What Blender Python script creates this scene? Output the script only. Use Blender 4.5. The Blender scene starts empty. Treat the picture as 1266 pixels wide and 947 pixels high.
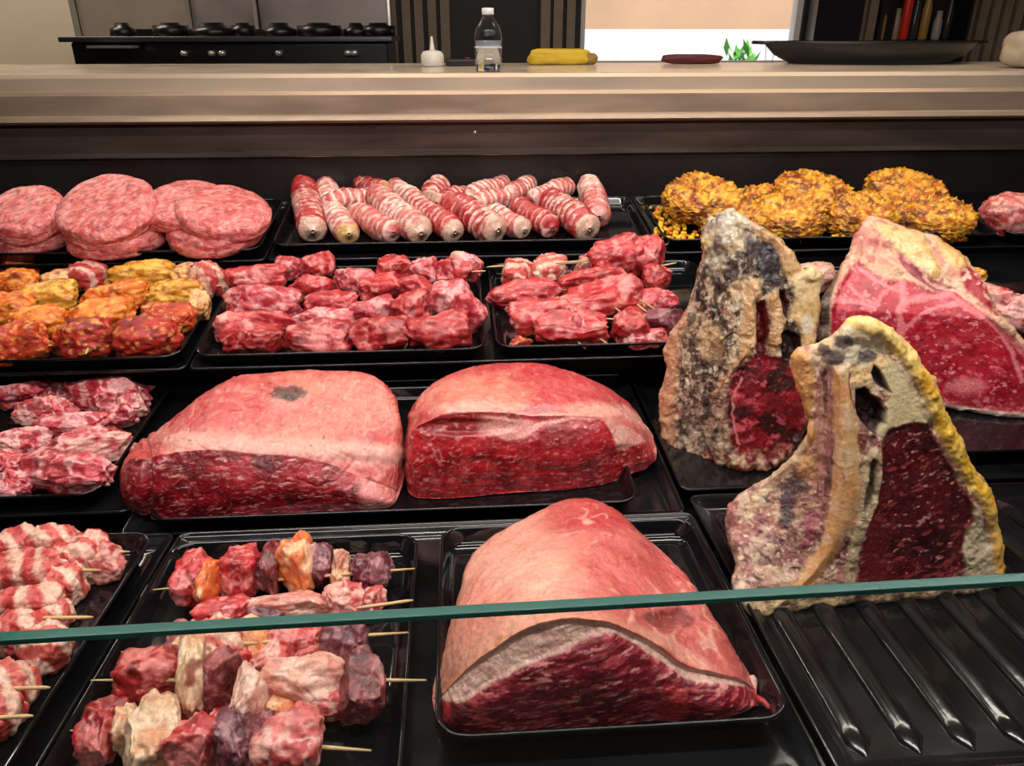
import bpy, math
import numpy as np
from mathutils import Vector, Matrix

# ------------------------------------------------------------------ camera, world, lights
CAM = np.array([0., 0., 1.5])
F, PITCH, YAW = 950., 24.5, 4.0
p_, y_ = math.radians(PITCH), math.radians(YAW)
FWD = np.array([math.sin(y_)*math.cos(p_), math.cos(y_)*math.cos(p_), -math.sin(p_)])
RGT = np.array([math.cos(y_), -math.sin(y_), 0.]); UP = np.cross(RGT, FWD)
scn = bpy.context.scene
C = scn.collection
cd = bpy.data.cameras.new('camera'); cam = bpy.data.objects.new('camera', cd); C.objects.link(cam)
cam.location = CAM; cam.rotation_euler = (math.radians(90-PITCH), 0, -y_)
cd.sensor_width = 36; cd.lens = 36*F/1266; cd.clip_start = .01
scn.camera = cam
scn.view_settings.view_transform = 'Standard'; scn.view_settings.look = 'None'
scn.view_settings.gamma = 1; scn.view_settings.use_curve_mapping = False
scn.view_settings.exposure = 0.0
w = bpy.data.worlds.new('sky'); scn.world = w; w.use_nodes = True
w.node_tree.nodes['Background'].inputs[0].default_value = (.75, .87, 1, 1)
w.node_tree.nodes['Background'].inputs[1].default_value = 1.2

def area(name, loc, aim, sx, sy, power, col=(1, .93, .86)):
    l = bpy.data.lights.new(name, 'AREA'); l.shape = 'RECTANGLE'; l.size = sx; l.size_y = sy
    l.energy = power; l.color = col
    o = bpy.data.objects.new(name, l); C.objects.link(o)
    o.location = Vector(loc) + Vector((0, 0, 1.5))
    o.rotation_euler = (math.atan2(aim[1]-loc[1], loc[2]-aim[2]), 0, 0)
    return o
sun = bpy.data.lights.new('sun', 'SUN'); sun.energy = 4.2; sun.color = (1, .93, .84); sun.angle = .01
so = bpy.data.objects.new('sun', sun); C.objects.link(so); so.rotation_euler = (math.radians(42), 0, math.radians(-12))
# strip lamps over the display deck (above the frame), the room's ceiling lamps, and an added fill lamp
area('case_strip_front', (.1, .50, .42), (.1, .95, -.5), 1.7, .05, 13, (1, .95, .91))
area('case_strip_rear', (.2, 1.22, .46), (.2, 1.22, -.5), 2.2, .04, 9.5, (1, .93, .87))
area('ceiling_lamp_back', (-2.2, 3.3, 1.40), (-1.4, 3.6, -1), 1.4, .07, 30, (1, .86, .70))
area('ceiling_lamp_counter', (.6, 1.8, 1.42), (.4, 2.1, -1), 2.6, .05, 24, (1, .82, .64))
area('shop_fill_lamp', (.3, -1.2, 1.38), (.3, .6, -.5), 1.6, .5, 14, (1, .92, .85))  # unseen fill lamp added behind the camera to brighten the front faces

# ------------------------------------------------------------------ helpers
def ray(x, y):
    x = np.asarray(x, float)[..., None]; y = np.asarray(y, float)[..., None]
    return RGT*(x-633) - UP*(y-473.5) + FWD*F
# tray-rim planes of the four stepped rows: (Y, z, tilt)
ROW = {4: (.45, -.52, -2.), 3: (.80, -.5436, 3.), 2: (1.13, -.4517, 8.), 1: (1.46, -.367, 9.)}
def at(x, y, row, h=0.):
    Y0, z0, t = ROW[row]; s = math.tan(math.radians(t)); d = ray(x, y)
    return d*((z0+h-s*Y0)/(d[..., 2]-s*d[..., 1]))[..., None]
def atY(x, y, Y):
    d = ray(x, y); return d*(np.asarray(Y)/d[..., 1])[..., None]
def pz(row, Y, h=0.):
    Y0, z0, t = ROW[row]; return z0+h+math.tan(math.radians(t))*(Y-Y0)
def proj(P):
    q = P@FWD; return 633+F*(P@RGT)/q, 473.5-F*(P@UP)/q
def mpp(P): return float(np.asarray(P)@FWD)/F      # metres per pixel there

def rgb(r, g, b):
    c = np.array([r, g, b], float)/255
    return np.where(c <= .04045, c/12.92, ((c+.055)/1.055)**2.4)
def mix(a, b, w):
    w = np.clip(w, 0, 1)[..., None]; return a*(1-w)+b*w
def sst(a, b, x):
    t = np.clip((x-a)/(b-a), 0, 1); return t*t*(3-2*t)

def _h(ix, iy, iz, s):
    n = (ix*np.uint32(374761393)+iy*np.uint32(668265263)+iz*np.uint32(2246822519)+np.uint32(s)*np.uint32(3266489917))
    n = (n ^ (n >> np.uint32(13)))*np.uint32(1274126177)
    n = (n ^ (n >> np.uint32(16)))*np.uint32(2654435761)
    return (n >> np.uint32(8)).astype(np.float32)/16777216.
ROT = np.array(Matrix.Rotation(.7, 3, 'X')@Matrix.Rotation(1.1, 3, 'Y')@Matrix.Rotation(.5, 3, 'Z'))
def vn(P, sc, seed=0):
    Q = (np.asarray(P, np.float64)*np.asarray(sc, float))@ROT+1000.37
    I = np.floor(Q).astype(np.int64); f = (Q-I).astype(np.float32); f = f*f*(3-2*f)
    I = I.astype(np.uint32); x, y, z = I[..., 0], I[..., 1], I[..., 2]; o = np.uint32(1)
    a, b, c = f[..., 0], f[..., 1], f[..., 2]
    def l(u, v, t): return u+(v-u)*t
    return l(l(l(_h(x, y, z, seed), _h(x+o, y, z, seed), a), l(_h(x, y+o, z, seed), _h(x+o, y+o, z, seed), a), b),
             l(l(_h(x, y, z+o, seed), _h(x+o, y, z+o, seed), a), l(_h(x, y+o, z+o, seed), _h(x+o, y+o, z+o, seed), a), b), c)
def fbm(P, sc, o=4, seed=0):
    s = 0.; a = 1.; t = 0.; sc = np.asarray(sc, float)
    for k in range(o):
        s = s+a*(vn(P, sc*(2.03**k), seed+k*17)*2-1); t += a; a *= .55
    return s/t*1.5
def rdg(P, sc, seed=0, warp=.0):
    if warp: P = P+warp*np.stack([fbm(P, 1/warp/3, 2, seed+5), fbm(P, 1/warp/3, 2, seed+6), fbm(P, 1/warp/3, 2, seed+7)], -1)
    return 1-np.abs(vn(P, sc, seed)*2-1)
def vein(P, sc, seed=0, width=.12, warp=.006):
    return sst(1-width, 1-width*.2, rdg(P, sc, seed, warp))

# ---- meshes
def link(name, me, parent=None):
    o = bpy.data.objects.new(name, me); C.objects.link(o)
    if parent is not None: o.parent = parent
    return o
def mesh(name, V, quads=None, tris=None, ngons=None, mat=None, col=None, nrm=None, smooth=True):
    me = bpy.data.meshes.new(name)
    V = np.asarray(V, np.float32); me.vertices.add(len(V)); me.vertices.foreach_set('co', V.ravel())
    parts = []; sizes = []
    if quads is not None and len(quads): q = np.asarray(quads, np.int32); parts.append(q.ravel()); sizes.append(np.full(len(q), 4))
    if tris is not None and len(tris): q = np.asarray(tris, np.int32); parts.append(q.ravel()); sizes.append(np.full(len(q), 3))
    for g in (ngons or []): parts.append(np.asarray(g, np.int32)); sizes.append(np.array([len(g)]))
    L = np.concatenate(parts); S = np.concatenate(sizes)
    me.loops.add(len(L)); me.loops.foreach_set('vertex_index', L)
    me.polygons.add(len(S)); st = np.concatenate([[0], np.cumsum(S)[:-1]])
    me.polygons.foreach_set('loop_start', st.astype(np.int32)); me.polygons.foreach_set('loop_total', S.astype(np.int32))
    me.update(calc_edges=True); me.validate()
    me.polygons.foreach_set('use_smooth', np.full(len(me.polygons), smooth))
    if col is not None:
        at_ = me.color_attributes.new('Col', 'FLOAT_COLOR', 'POINT')
        c4 = np.ones((len(V), 4), np.float32); c4[:, :3] = np.clip(col, 0, 1); at_.data.foreach_set('color', c4.ravel())
    if nrm is not None: me.normals_split_custom_set_from_vertices(nrm.tolist())
    if mat: me.materials.append(mat)
    return me
def obj(name, V, mat, parent=None, **k):
    """V in camera-relative metres; origin goes to the base centre (or to the parent's)"""
    V = np.asarray(V, float)+CAM
    if parent is None:
        o0 = np.array([(V[:, 0].min()+V[:, 0].max())/2, (V[:, 1].min()+V[:, 1].max())/2, V[:, 2].min()])
    else:
        o0 = np.zeros(3); q_ = parent
        while q_ is not None: o0 = o0+np.array(q_.matrix_basis.translation); q_ = q_.parent
    o = link(name, mesh(name, V-o0, mat=mat, **k), parent)
    if parent is None: o.location = o0
    return o
def tag(o, label, cat, group=None, kind=None):
    o['label'] = label; o['category'] = cat
    if group: o['group'] = group
    if kind: o['kind'] = kind
    return o
def thing(name, label, cat, loc, group=None):
    o = bpy.data.objects.new(name, None); C.objects.link(o); o.location = Vector(np.asarray(loc, float)+CAM)
    o.empty_display_size = .02
    return tag(o, label, cat, group)
def boxes(bs):
    V = []; Q = []
    for (x0, x1, y0, y1, z0, z1) in bs:
        n = len(V); V += [(x0, y0, z0), (x1, y0, z0), (x1, y1, z0), (x0, y1, z0), (x0, y0, z1), (x1, y0, z1), (x1, y1, z1), (x0, y1, z1)]
        Q += [[n+i for i in f] for f in ((0, 3, 2, 1), (4, 5, 6, 7), (0, 1, 5, 4), (1, 2, 6, 5), (2, 3, 7, 6), (3, 0, 4, 7))]
    return dict(V=np.array(V, float), quads=Q, smooth=False)
def box(name, b, mat, parent=None, bevel=.0):
    o = obj(name, mat=mat, parent=parent, **boxes([b] if np.ndim(b[0]) == 0 else b))
    if bevel: m = o.modifiers.new('bevel', 'BEVEL'); m.width = bevel; m.segments = 3; m.limit_method = 'ANGLE'; [setattr(p, 'use_smooth', True) for p in o.data.polygons]; w_ = o.modifiers.new('wn', 'WEIGHTED_NORMAL')
    return o
def gridq(n, m, wrap=False):
    i = np.arange(n-1)[:, None]; j = np.arange(m if wrap else m-1)[None, :]; j2 = (j+1) % m
    return np.stack([i*m+j, i*m+j2, (i+1)*m+j2, (i+1)*m+j], -1).reshape(-1, 4)
def tube(P, R, n=10, sq=1.):
    """swept tube through points P with radii R, rounded closed ends"""
    P = np.asarray(P, float); R = np.broadcast_to(np.asarray(R, float), (len(P),))
    T = np.gradient(P, axis=0); T /= np.linalg.norm(T, axis=1)[:, None]
    ref = np.array([0, 0, 1.]) if abs(T[0, 2]) < .9 else np.array([1., 0, 0])
    A = np.cross(T, ref); A /= np.linalg.norm(A, axis=1)[:, None]; B = np.cross(A, T)
    th = np.linspace(0, 2*np.pi, n, endpoint=False)
    V = P[:, None]+R[:, None, None]*(A[:, None]*np.cos(th)[None, :, None]+sq*B[:, None]*np.sin(th)[None, :, None])
    m = len(P); q = gridq(m, n, True)
    V = V.reshape(-1, 3)
    return dict(V=V, quads=q, ngons=[list(range(n)), list(range((m-1)*n, m*n))[::-1]])
def lathe(prof, c, n=28):
    th = np.linspace(0, 2*np.pi, n, endpoint=False); prof = np.array(prof, float)
    V = np.stack([c[0]+prof[:, 0:1]*np.cos(th), c[1]+prof[:, 0:1]*np.sin(th), c[2]+prof[:, 1:2]+0*th], -1).reshape(-1, 3)
    m = len(prof); return dict(V=V, quads=gridq(m, n, True), ngons=[list(range(n))[::-1], list(range((m-1)*n, m*n))])

# ---- materials
def mat_new(name):
    m = bpy.data.materials.new(name); m.use_nodes = True; nt = m.node_tree
    return m, nt, nt.nodes['Principled BSDF']
def plain(name, c, rough=.5, metal=0., bump=0., bscale=80., var=0., vscale=8., coat=0., stretch=None, emit=None):
    m, nt, b = mat_new(name); N = nt.nodes; L = nt.links
    b.inputs['Base Color'].default_value = (*c, 1); b.inputs['Roughness'].default_value = rough
    b.inputs['Metallic'].default_value = metal; b.inputs['Coat Weight'].default_value = coat; b.inputs['Coat Roughness'].default_value = .06
    tc = N.new('ShaderNodeTexCoord'); mp = N.new('ShaderNodeMapping'); L.new(tc.outputs['Object'], mp.inputs[0])
    if stretch: mp.inputs['Scale'].default_value = stretch
    if var:
        n = N.new('ShaderNodeTexNoise'); n.inputs['Scale'].default_value = vscale; n.inputs['Detail'].default_value = 6; L.new(mp.outputs[0], n.inputs[0])
        r = N.new('ShaderNodeMapRange'); r.inputs['From Min'].default_value = .3; r.inputs['From Max'].default_value = .7
        r.inputs['To Min'].default_value = 1-var; r.inputs['To Max'].default_value = 1+var; L.new(n.outputs[0], r.inputs[0])
        mx = N.new('ShaderNodeVectorMath'); mx.operation = 'SCALE'; mx.inputs[0].default_value = c; L.new(r.outputs[0], mx.inputs['Scale']); L.new(mx.outputs[0], b.inputs['Base Color'])
        r2 = N.new('ShaderNodeMapRange'); r2.inputs['From Min'].default_value = .3; r2.inputs['From Max'].default_value = .7
        r2.inputs['To Min'].default_value = rough*.75; r2.inputs['To Max'].default_value = min(1, rough*1.35); L.new(n.outputs[0], r2.inputs[0]); L.new(r2.outputs[0], b.inputs['Roughness'])
    if bump:
        n = N.new('ShaderNodeTexNoise'); n.inputs['Scale'].default_value = bscale; n.inputs['Detail'].default_value = 4; L.new(mp.outputs[0], n.inputs[0])
        bp = N.new('ShaderNodeBump'); bp.inputs['Strength'].default_value = bump; bp.inputs['Distance'].default_value = .002
        L.new(n.outputs[0], bp.inputs['Height']); L.new(bp.outputs[0], b.inputs['Normal'])
    if emit: b.inputs['Emission Color'].default_value = (*emit[0], 1); b.inputs['Emission Strength'].default_value = emit[1]
    return m
def flesh(name, rough=.33, bump=.5, bscale=260., sss=.12, coat=.25, gain=.22, vs=70, vk=.45):
    m, nt, b = mat_new(name); N = nt.nodes; L = nt.links
    a = N.new('ShaderNodeAttribute'); a.attribute_name = 'Col'
    tc = N.new('ShaderNodeTexCoord')
    n = N.new('ShaderNodeTexNoise'); n.inputs['Scale'].default_value = bscale; n.inputs['Detail'].default_value = 5; n.inputs['Roughness'].default_value = .65; L.new(tc.outputs['Object'], n.inputs[0])
    r = N.new('ShaderNodeMapRange'); r.inputs['From Min'].default_value = .3; r.inputs['From Max'].default_value = .7
    r.inputs['To Min'].default_value = 1-gain; r.inputs['To Max'].default_value = 1+gain; L.new(n.outputs[0], r.inputs[0])
    mx = N.new('ShaderNodeVectorMath'); mx.operation = 'SCALE'; L.new(a.outputs['Color'], mx.inputs[0]); L.new(r.outputs[0], mx.inputs['Scale'])
    L.new(mx.outputs[0], b.inputs['Base Color'])
    n3 = N.new('ShaderNodeTexNoise'); n3.inputs['Scale'].default_value = vs; n3.inputs['Detail'].default_value = 3; n3.inputs['Distortion'].default_value = 1.2; L.new(tc.outputs['Object'], n3.inputs[0])
    s1 = N.new('ShaderNodeMath'); s1.operation = 'SUBTRACT'; s1.inputs[1].default_value = .5; L.new(n3.outputs[0], s1.inputs[0])
    s2 = N.new('ShaderNodeMath'); s2.operation = 'ABSOLUTE'; L.new(s1.outputs[0], s2.inputs[0])
    s3 = N.new('ShaderNodeMapRange'); s3.inputs['From Min'].default_value = .0; s3.inputs['From Max'].default_value = .022; s3.inputs['To Min'].default_value = vk; s3.inputs['To Max'].default_value = 0; L.new(s2.outputs[0], s3.inputs[0])
    vm = N.new('ShaderNodeMix'); vm.data_type = 'RGBA'; L.new(s3.outputs[0], vm.inputs[0]); L.new(mx.outputs[0], vm.inputs[6]); vm.inputs[7].default_value = (.72, .42, .34, 1); L.new(vm.outputs[2], b.inputs['Base Color'])
    n2 = N.new('ShaderNodeTexNoise'); n2.inputs['Scale'].default_value = 60; n2.inputs['Detail'].default_value = 4; L.new(tc.outputs['Object'], n2.inputs[0])
    r2 = N.new('ShaderNodeMapRange'); r2.inputs['From Min'].default_value = .35; r2.inputs['From Max'].default_value = .65
    r2.inputs['To Min'].default_value = rough*.65; r2.inputs['To Max'].default_value = min(1., rough*1.5); L.new(n2.outputs[0], r2.inputs[0]); L.new(r2.outputs[0], b.inputs['Roughness'])
    bp = N.new('ShaderNodeBump'); bp.inputs['Strength'].default_value = bump; bp.inputs['Distance'].default_value = .0012
    L.new(n.outputs[0], bp.inputs['Height']); L.new(bp.outputs[0], b.inputs['Normal'])
    b.inputs['Coat Weight'].default_value = coat; b.inputs['Coat Roughness'].default_value = .09; L.new(bp.outputs[0], b.inputs['Coat Normal'])
    if sss:
        b.inputs['Subsurface Weight'].default_value = sss; b.inputs['Subsurface Radius'].default_value = (1, .3, .2); b.inputs['Subsurface Scale'].default_value = .004
    return m
M = dict(
    raw=flesh('raw_meat', .30, 1., 240, .08, .55, .35, 70, .16), lean=flesh('lean_cut_face', .32, .9, 280, .06, .6, .35, 90, .06), fat=flesh('fat_cap', .34, .8, 200, .10, .4, .25, 60, .28), aged=flesh('aged_crust', .42, 1., 260, .05, .15, .22, 60, .15),
    mince=flesh('minced_meat', .42, .9, 240, .12, .15, .3, 90, .3), crumb=flesh('spiced_coating', .40, 1., 300, .05, .25, .4, 60, 0),
    enamel=plain('black_enamel', (.005, .005, .006), .07, bump=.05, bscale=30, var=.3, vscale=14),
    enamel2=plain('worn_black_enamel', (.007, .007, .008), .13, bump=.12, bscale=60, var=.5, vscale=18),
    wood=plain('bamboo', (.62, .42, .20), .55, bump=.2, bscale=200, var=.15, vscale=60),
    steel=plain('brushed_steel', (.40, .30, .22), .38, .45, bump=.05, bscale=60, var=.12, vscale=5, stretch=(1, 3, 6)),
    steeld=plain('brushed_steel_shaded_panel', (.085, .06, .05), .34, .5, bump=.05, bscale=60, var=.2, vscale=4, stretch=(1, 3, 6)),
    black=plain('black_paint', (.006, .006, .007), .3),
    worktop=plain('worktop_laminate', (.62, .52, .41), .18, var=.06, vscale=6),
)

# ------------------------------------------------------------------ room and display case
def struct(o): o['kind'] = 'structure'; return o
cream = plain('cream_wall_paint', (.56, .48, .36), .7, var=.05, vscale=3)
floorm = plain('grey_floor_tile', (.10, .09, .08), .4, var=.2, vscale=3)
struct(box('floor', (-4, 4, -3, 4.3, -1.56, -1.5), floorm))
struct(box('ceiling', (-4, 4, -3, 4.3, 1.5, 1.56), plain('white_ceiling', (.35, .33, .3), .8)))
struct(box('wall_left', (-4.1, -4, -3, 4.3, -1.5, 1.5), cream))
struct(box('wall_right', (4, 4.1, -3, 4.3, -1.5, 1.5), cream))
struct(box('wall_behind', (-4, 4, -3.1, -3, -1.5, 1.5), plain('dark_shop_wall', (.08, .07, .06), .8)))
YW = 4.1
def wx(px, Y=YW): return float(atY(px, 60, Y)[0])
def wz(py, Y=YW, px=633): return float(atY(px, py, Y)[2])
xL, xR = wx(717), wx(988)
blk = plain('dark_back_wall', (.010, .009, .010), .6)
zs = wz(84)
struct(box('wall_back', [(-4, xL, YW, YW+.12, -1.5, 1.5), (xR, 4, YW, YW+.12, -1.5, 1.5), (xL, xR, YW, YW+.12, -1.5, zs), (xL, xR, YW, YW+.12, .55, 1.5)], blk))
wt = link('window_1', None); wt.location = CAM+np.array([(xL+xR)/2, YW+.06, zs]); wt['kind'] = 'structure'
frm = plain('white_window_frame', (.7, .68, .66), .4)
wf_ = box('window_frame', [(xL, xL+.025, YW+.02, YW+.08, zs, .55), (xR-.03, xR, YW+.02, YW+.08, zs, .55), (xL+.025, xR-.03, YW+.02, YW+.08, zs, zs+.03), (xL+.025, xR-.03, YW+.02, YW+.08, .52, .55)], frm, wt)
def glass(name, c=(1, 1, 1), rough=0., gloss=.06):
    m, nt, b = mat_new(name); N = nt.nodes; L = nt.links; N.remove(b)
    t = N.new('ShaderNodeBsdfTransparent'); t.inputs[0].default_value = (*c, 1); g = N.new('ShaderNodeBsdfGlossy'); g.inputs['Roughness'].default_value = .02
    f = N.new('ShaderNodeLayerWeight'); pw = N.new('ShaderNodeMath'); pw.operation = 'POWER'; pw.inputs[1].default_value = 5; L.new(f.outputs['Facing'], pw.inputs[0])
    ma = N.new('ShaderNodeMath'); ma.operation = 'MULTIPLY_ADD'; ma.inputs[1].default_value = .9; ma.inputs[2].default_value = .035; L.new(pw.outputs[0], ma.inputs[0])
    x = N.new('ShaderNodeMixShader'); L.new(ma.outputs[0], x.inputs[0]); L.new(t.outputs[0], x.inputs[1]); L.new(g.outputs[0], x.inputs[2]); L.new(x.outputs[0], N['Material Output'].inputs[0])
    return m
pane = glass('clear_glass')
box('window_pane', (xL+.025, xR-.03, YW+.045, YW+.05, zs+.03, .52), pane, wf_)
# outside the window: sunlit terrace, its walls added for the peach-to-white glow
struct(box('ground', (-9, 12, 4.3, 14, -1.56, -1.5), plain('pale_paving', (.7, .66, .6), .8)))
tag(box('peach_backdrop', (-6, 11, 8.5, 8.7, -1.5, 3.2), plain('apricot_render', (.56, .37, .24), .9, var=.15, vscale=1.2)), 'apricot rendered wall added outside for the peach glow in the window', 'wall')
tag(box('backdrop', (-5, 10, 6.7, 6.9, -1.5, wz(36, 6.6, 850)), plain('white_render', (.93, .92, .95), .8)), 'white low parapet added outside for the white lower glow in the window', 'backdrop')
rs = np.random.RandomState(5)
leafm = plain('green_leaf', (.12, .42, .06), .5)
pl = thing('potted_plant', 'bright green plant outside at the foot of the window', 'plant', (wx(918, 6.4), 6.1, -1.5))
V = []; Q = []
for k in range(34):
    a = rs.rand()*6.28; l = .10+.12*rs.rand(); c = np.array([wx(905+26*rs.rand(), 6.1), 6.1+.05*rs.randn(), wz(78, 6.1)-.12+.16*rs.rand()])
    d = np.array([math.cos(a)*.6, math.sin(a)*.3, .7]); s = np.array([-math.sin(a), math.cos(a), 0.2])*.022
    n = len(V); V += [c, c+d*l*.5+s, c+d*l, c+d*l*.5-s]; Q.append([n, n+1, n+2, n+3])
obj('foliage', np.array(V), leafm, pl, quads=Q, smooth=False)['kind'] = 'stuff'
cx0 = wx(918, 6.1)
obj('pot', parent=pl, mat=plain('terracotta', (.4, .16, .08), .7), **lathe([(.12, -1.5), (.17, -1.1), (.18, -1.1), (.15, -1.12)], (cx0, 6.1, 0)))
obj('stem', parent=pl, mat=leafm, **tube([(cx0, 6.1, -1.12), (cx0+.01, 6.1, -.8), (cx0, 6.1, wz(78, 6.1)-.05)], .012, 8))

# vertical slat panels on the back wall
slm = plain('grey_brown_slat', (.22, .165, .125), .6, var=.15, vscale=20)
def slats(name, spans, label):
    t = thing(name, label, 'wall panel', (wx(spans[0][0]), YW-.05, -1.5))
    box('backing', (wx(spans[0][0])-.01, wx(spans[-1][1])+.01, YW-.02, YW-.002, -1.0, .6), blk, t)
    for a, b in spans: box('slat', (wx(a), wx(b), YW-.06, YW-.02, -.95, .55), slm, t)
slats('slat_panel', [(486, 493), (500, 510), (515, 525), (531, 541), (546, 557)], 'brown vertical slat panel left of the water bottle')
slats('slat_panel', [(667, 678), (682, 693), (698, 708)], 'narrow slat panel at the left edge of the bright window')
slats('slat_panel', [(1050, 1057), (1060, 1070), (1073, 1082)], 'three dark slats between the window and the bottle shelf')
slats('slat_panel', [(1178, 1188), (1193, 1203), (1208, 1217), (1222, 1231), (1236, 1245), (1250, 1259), (1264, 1274), (1279, 1288)], 'slat panel at the far right of the back wall')
# kitchen wall cladding at left (steel panels) + range
Yk = 3.9
clad = plain('warm_steel_cladding', (.36, .30, .25), .42, .5, var=.08, vscale=3)
clad2 = plain('grey_steel_cladding', (.30, .26, .25), .4, .5, var=.12, vscale=6)
hi = plain('polished_steel_edge', (.8, .75, .7), .25, .8)
t = thing('wall_cladding', 'beige steel cladding panels on the kitchen wall behind the range', 'wall panel', (wx(250, Yk), Yk, -1.5))
for a, b, m_ in ((-80, 97, cream), (106, 237, clad), (244, 318, clad2), (326, 481, clad2)):
    box('panel', (wx(a, Yk), wx(b, Yk), Yk, Yk+.03, -1.4, .6), m_, t)
for a, b in ((98, 105), (238, 243), (319, 324), (482, 485)):
    box('joint_strip', (wx(a, Yk), wx(b, Yk), Yk-.012, Yk+.02, -1.4, .6), hi, t)
t = thing('cooking_range', 'long black cooking range against the steel cladding at upper left', 'range', (wx(280, 3.5), 3.5, -1.5))
x0, x1 = wx(88, 3.4), wx(480, 3.4)
rb_ = box('body', (x0, x1, 3.4, 3.85, -1.5, wz(52, 3.4, 280)), M['black'], t, .01)
zt = wz(52, 3.4, 280)
ht_ = box('hob_top', (x0-.03, x1+.02, 3.37, 3.87, zt, zt+.02), plain('dark_steel_top', (.10, .10, .12), .3, .8), t, .004)
box('splashback', (x0, x1, 3.84, 3.87, zt+.02, wz(36, 3.8, 280)), M['black'], t)
for k, px in enumerate((150, 210, 262, 300, 345, 395, 440, 468)):
    xx = wx(px, 3.5); s = .05+.02*(k % 3)
    obj('burner', parent=ht_, mat=M['black'], **lathe([(s, 0), (s, .025+.015*(k % 2)), (s*.6, .035), (s*.5, .05)], (xx, 3.55, zt+.021)))
for k, px in enumerate((228, 262, 275, 345, 430, 438)):
    obj('knob', parent=rb_, mat=hi, **lathe([(.014, 0), (.016, .012), (.012, .02)], (wx(px, 3.4), 3.385, zt-.05)))
box('drip_tray', (wx(110, 3.3), wx(165, 3.3), 3.28, 3.36, zt-.02, zt-.012), hi, t)
# bottle shelf on the right
t = thing('wall_shelf', 'dark wall shelf of bar bottles at upper right', 'shelf', (wx(1130, 4.0), 4.0, -1.5))
zsf = wz(50, 3.95, 1130)
box('board', (wx(1086, 4.0), wx(1178, 4.0), 3.9, 4.08, zsf-.03, zsf), M['black'], t)
box('side_panel', [(wx(1084, 4.0), wx(1087, 4.0), 3.9, 4.08, -1.5, .5), (wx(1175, 4.0), wx(1178, 4.0), 3.9, 4.08, -1.5, .5)], M['black'], t)
bt = [(1092, (.30, .16, .06), .16, 'amber'), (1102, (.35, .30, .22), .14, 'tan'), (1124, (.03, .03, .03), .2, 'black'), (1137, (.35, .2, .05), .22, 'gold-necked'), (1153, (.32, .28, .27), .13, 'pale grey'), (1165, (.02, .02, .02), .2, 'squat black')]
for px, c, h, nm in bt:
    tag(obj('bottle', mat=plain(nm+'_bottle', c, .2), **lathe([(.019, 0), (.021, .01), (.021, h*.62), (.014, h*.8), (.014, h)], (wx(px, 3.97), 3.97, zsf+.001), 16)), nm+' bottle on the dark wall shelf at upper right', 'bottle', 'bottles on the wall shelf')
tag(obj('bottle', mat=plain('red_bottle', (.6, .02, .01), .3), **lathe([(.020, 0), (.022, .01), (.022, .24), (.02, .27), (.02, .33)], (wx(1113, 3.93), 3.93, zsf+.001), 16)), 'tall bright red bottle on the wall shelf', 'bottle', 'bottles on the wall shelf')
# black column beside window
tag(box('column', (wx(991), wx(1046), YW-.12, YW-.01, -1.5, 1.5), plain('black_column_finish', (.012, .01, .016), .25)), 'black column just right of the bright window', 'column')

# display case: worktop, steel rear lip, rear wall, deck support
t = thing('display_case', 'refrigerated butcher display case with brushed steel rear ledge', 'display case', (.2, 1.2, -1.5))
XL, XR = -1.5, 1.9
box('worktop', (XL, XR, 1.81, 2.54, -.125, -.084), M['worktop'], t, .003)
def prof(name, pts, mat, th=.004):
    """folded sheet running along X through (Y,z) points"""
    P = np.array(pts, float); n = len(P); T = np.gradient(P, axis=0); T /= np.linalg.norm(T, axis=1)[:, None]; Nn = np.stack([-T[:, 1], T[:, 0]], -1)*th
    A = P; B = P-Nn; loop = np.concatenate([A, B[::-1]])
    V = np.concatenate([np.column_stack([np.full(len(loop), x), loop]) for x in (XL, XR)]); m = len(loop)
    q = [[i, (i+1) % m, m+(i+1) % m, m+i] for i in range(m)]
    return obj(name, V, mat, t, quads=q, ngons=[list(range(m))[::-1], list(range(m, 2*m))], smooth=False)
prof('rear_ledge', [(1.82, -.0835), (1.795, -.0835), (1.790, -.088), (1.790, -.114), (1.787, -.1165)], plain('beige_steel_ledge', (.50, .40, .30), .42, .3, var=.1, vscale=3, stretch=(1, 3, 6)))
prof('steel_fascia', [(1.80, -.1175), (1.775, -.1175), (1.770, -.121), (1.770, -.160), (1.762, -.1655), (1.758, -.170), (1.764, -.173), (1.80, -.173)], M['steel'])
prof('rear_panel', [(1.80, -.176), (1.785, -.178), (1.785, -.236), (1.772, -.2405), (1.766, -.244), (1.774, -.247), (1.80, -.247)], M['steeld'])
for y_, z_ in ((1.7595, -.1715), (1.7665, -.2455)): obj('highlight_bead', parent=t, mat=hi, **tube([(XL, y_, z_), (XR, y_, z_)], .0022, 8))  # bright beads added to draw the highlight lines along the folded lips
box('rear_wall', (XL, XR, 1.775, 1.80, -.60, -.249), plain('dark_liner', (.018, .015, .015), .3, .2, var=.3, vscale=5), t)
for px, py, r in ((587, 163, .0045), (583, 187, .006)):
    c = atY(px, py, 1.783); s = lathe([(r*.5, 0), (r, .001), (r*.9, .003), (r*.3, .0045)], (0, 0, 0), 14); V = s['V'][:, [0, 2, 1]]*[1, -1, 1]+c
    obj('rivet', V, hi, t, quads=s['quads'], ngons=s['ngons'])
box('cabinet', (XL, XR, .33, 1.80, -1.5, -.66), plain('cabinet_front', (.05, .05, .05), .4), t)
box('support', [(XL, XR, .42, .78, -.66, -.60), (XL, XR, .86, 1.12, -.66, -.60), (XL, XR, 1.225, 1.42, -.66, -.50), (XL, XR, 1.495, 1.76, -.66, -.42)], M['black'], t)

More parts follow.
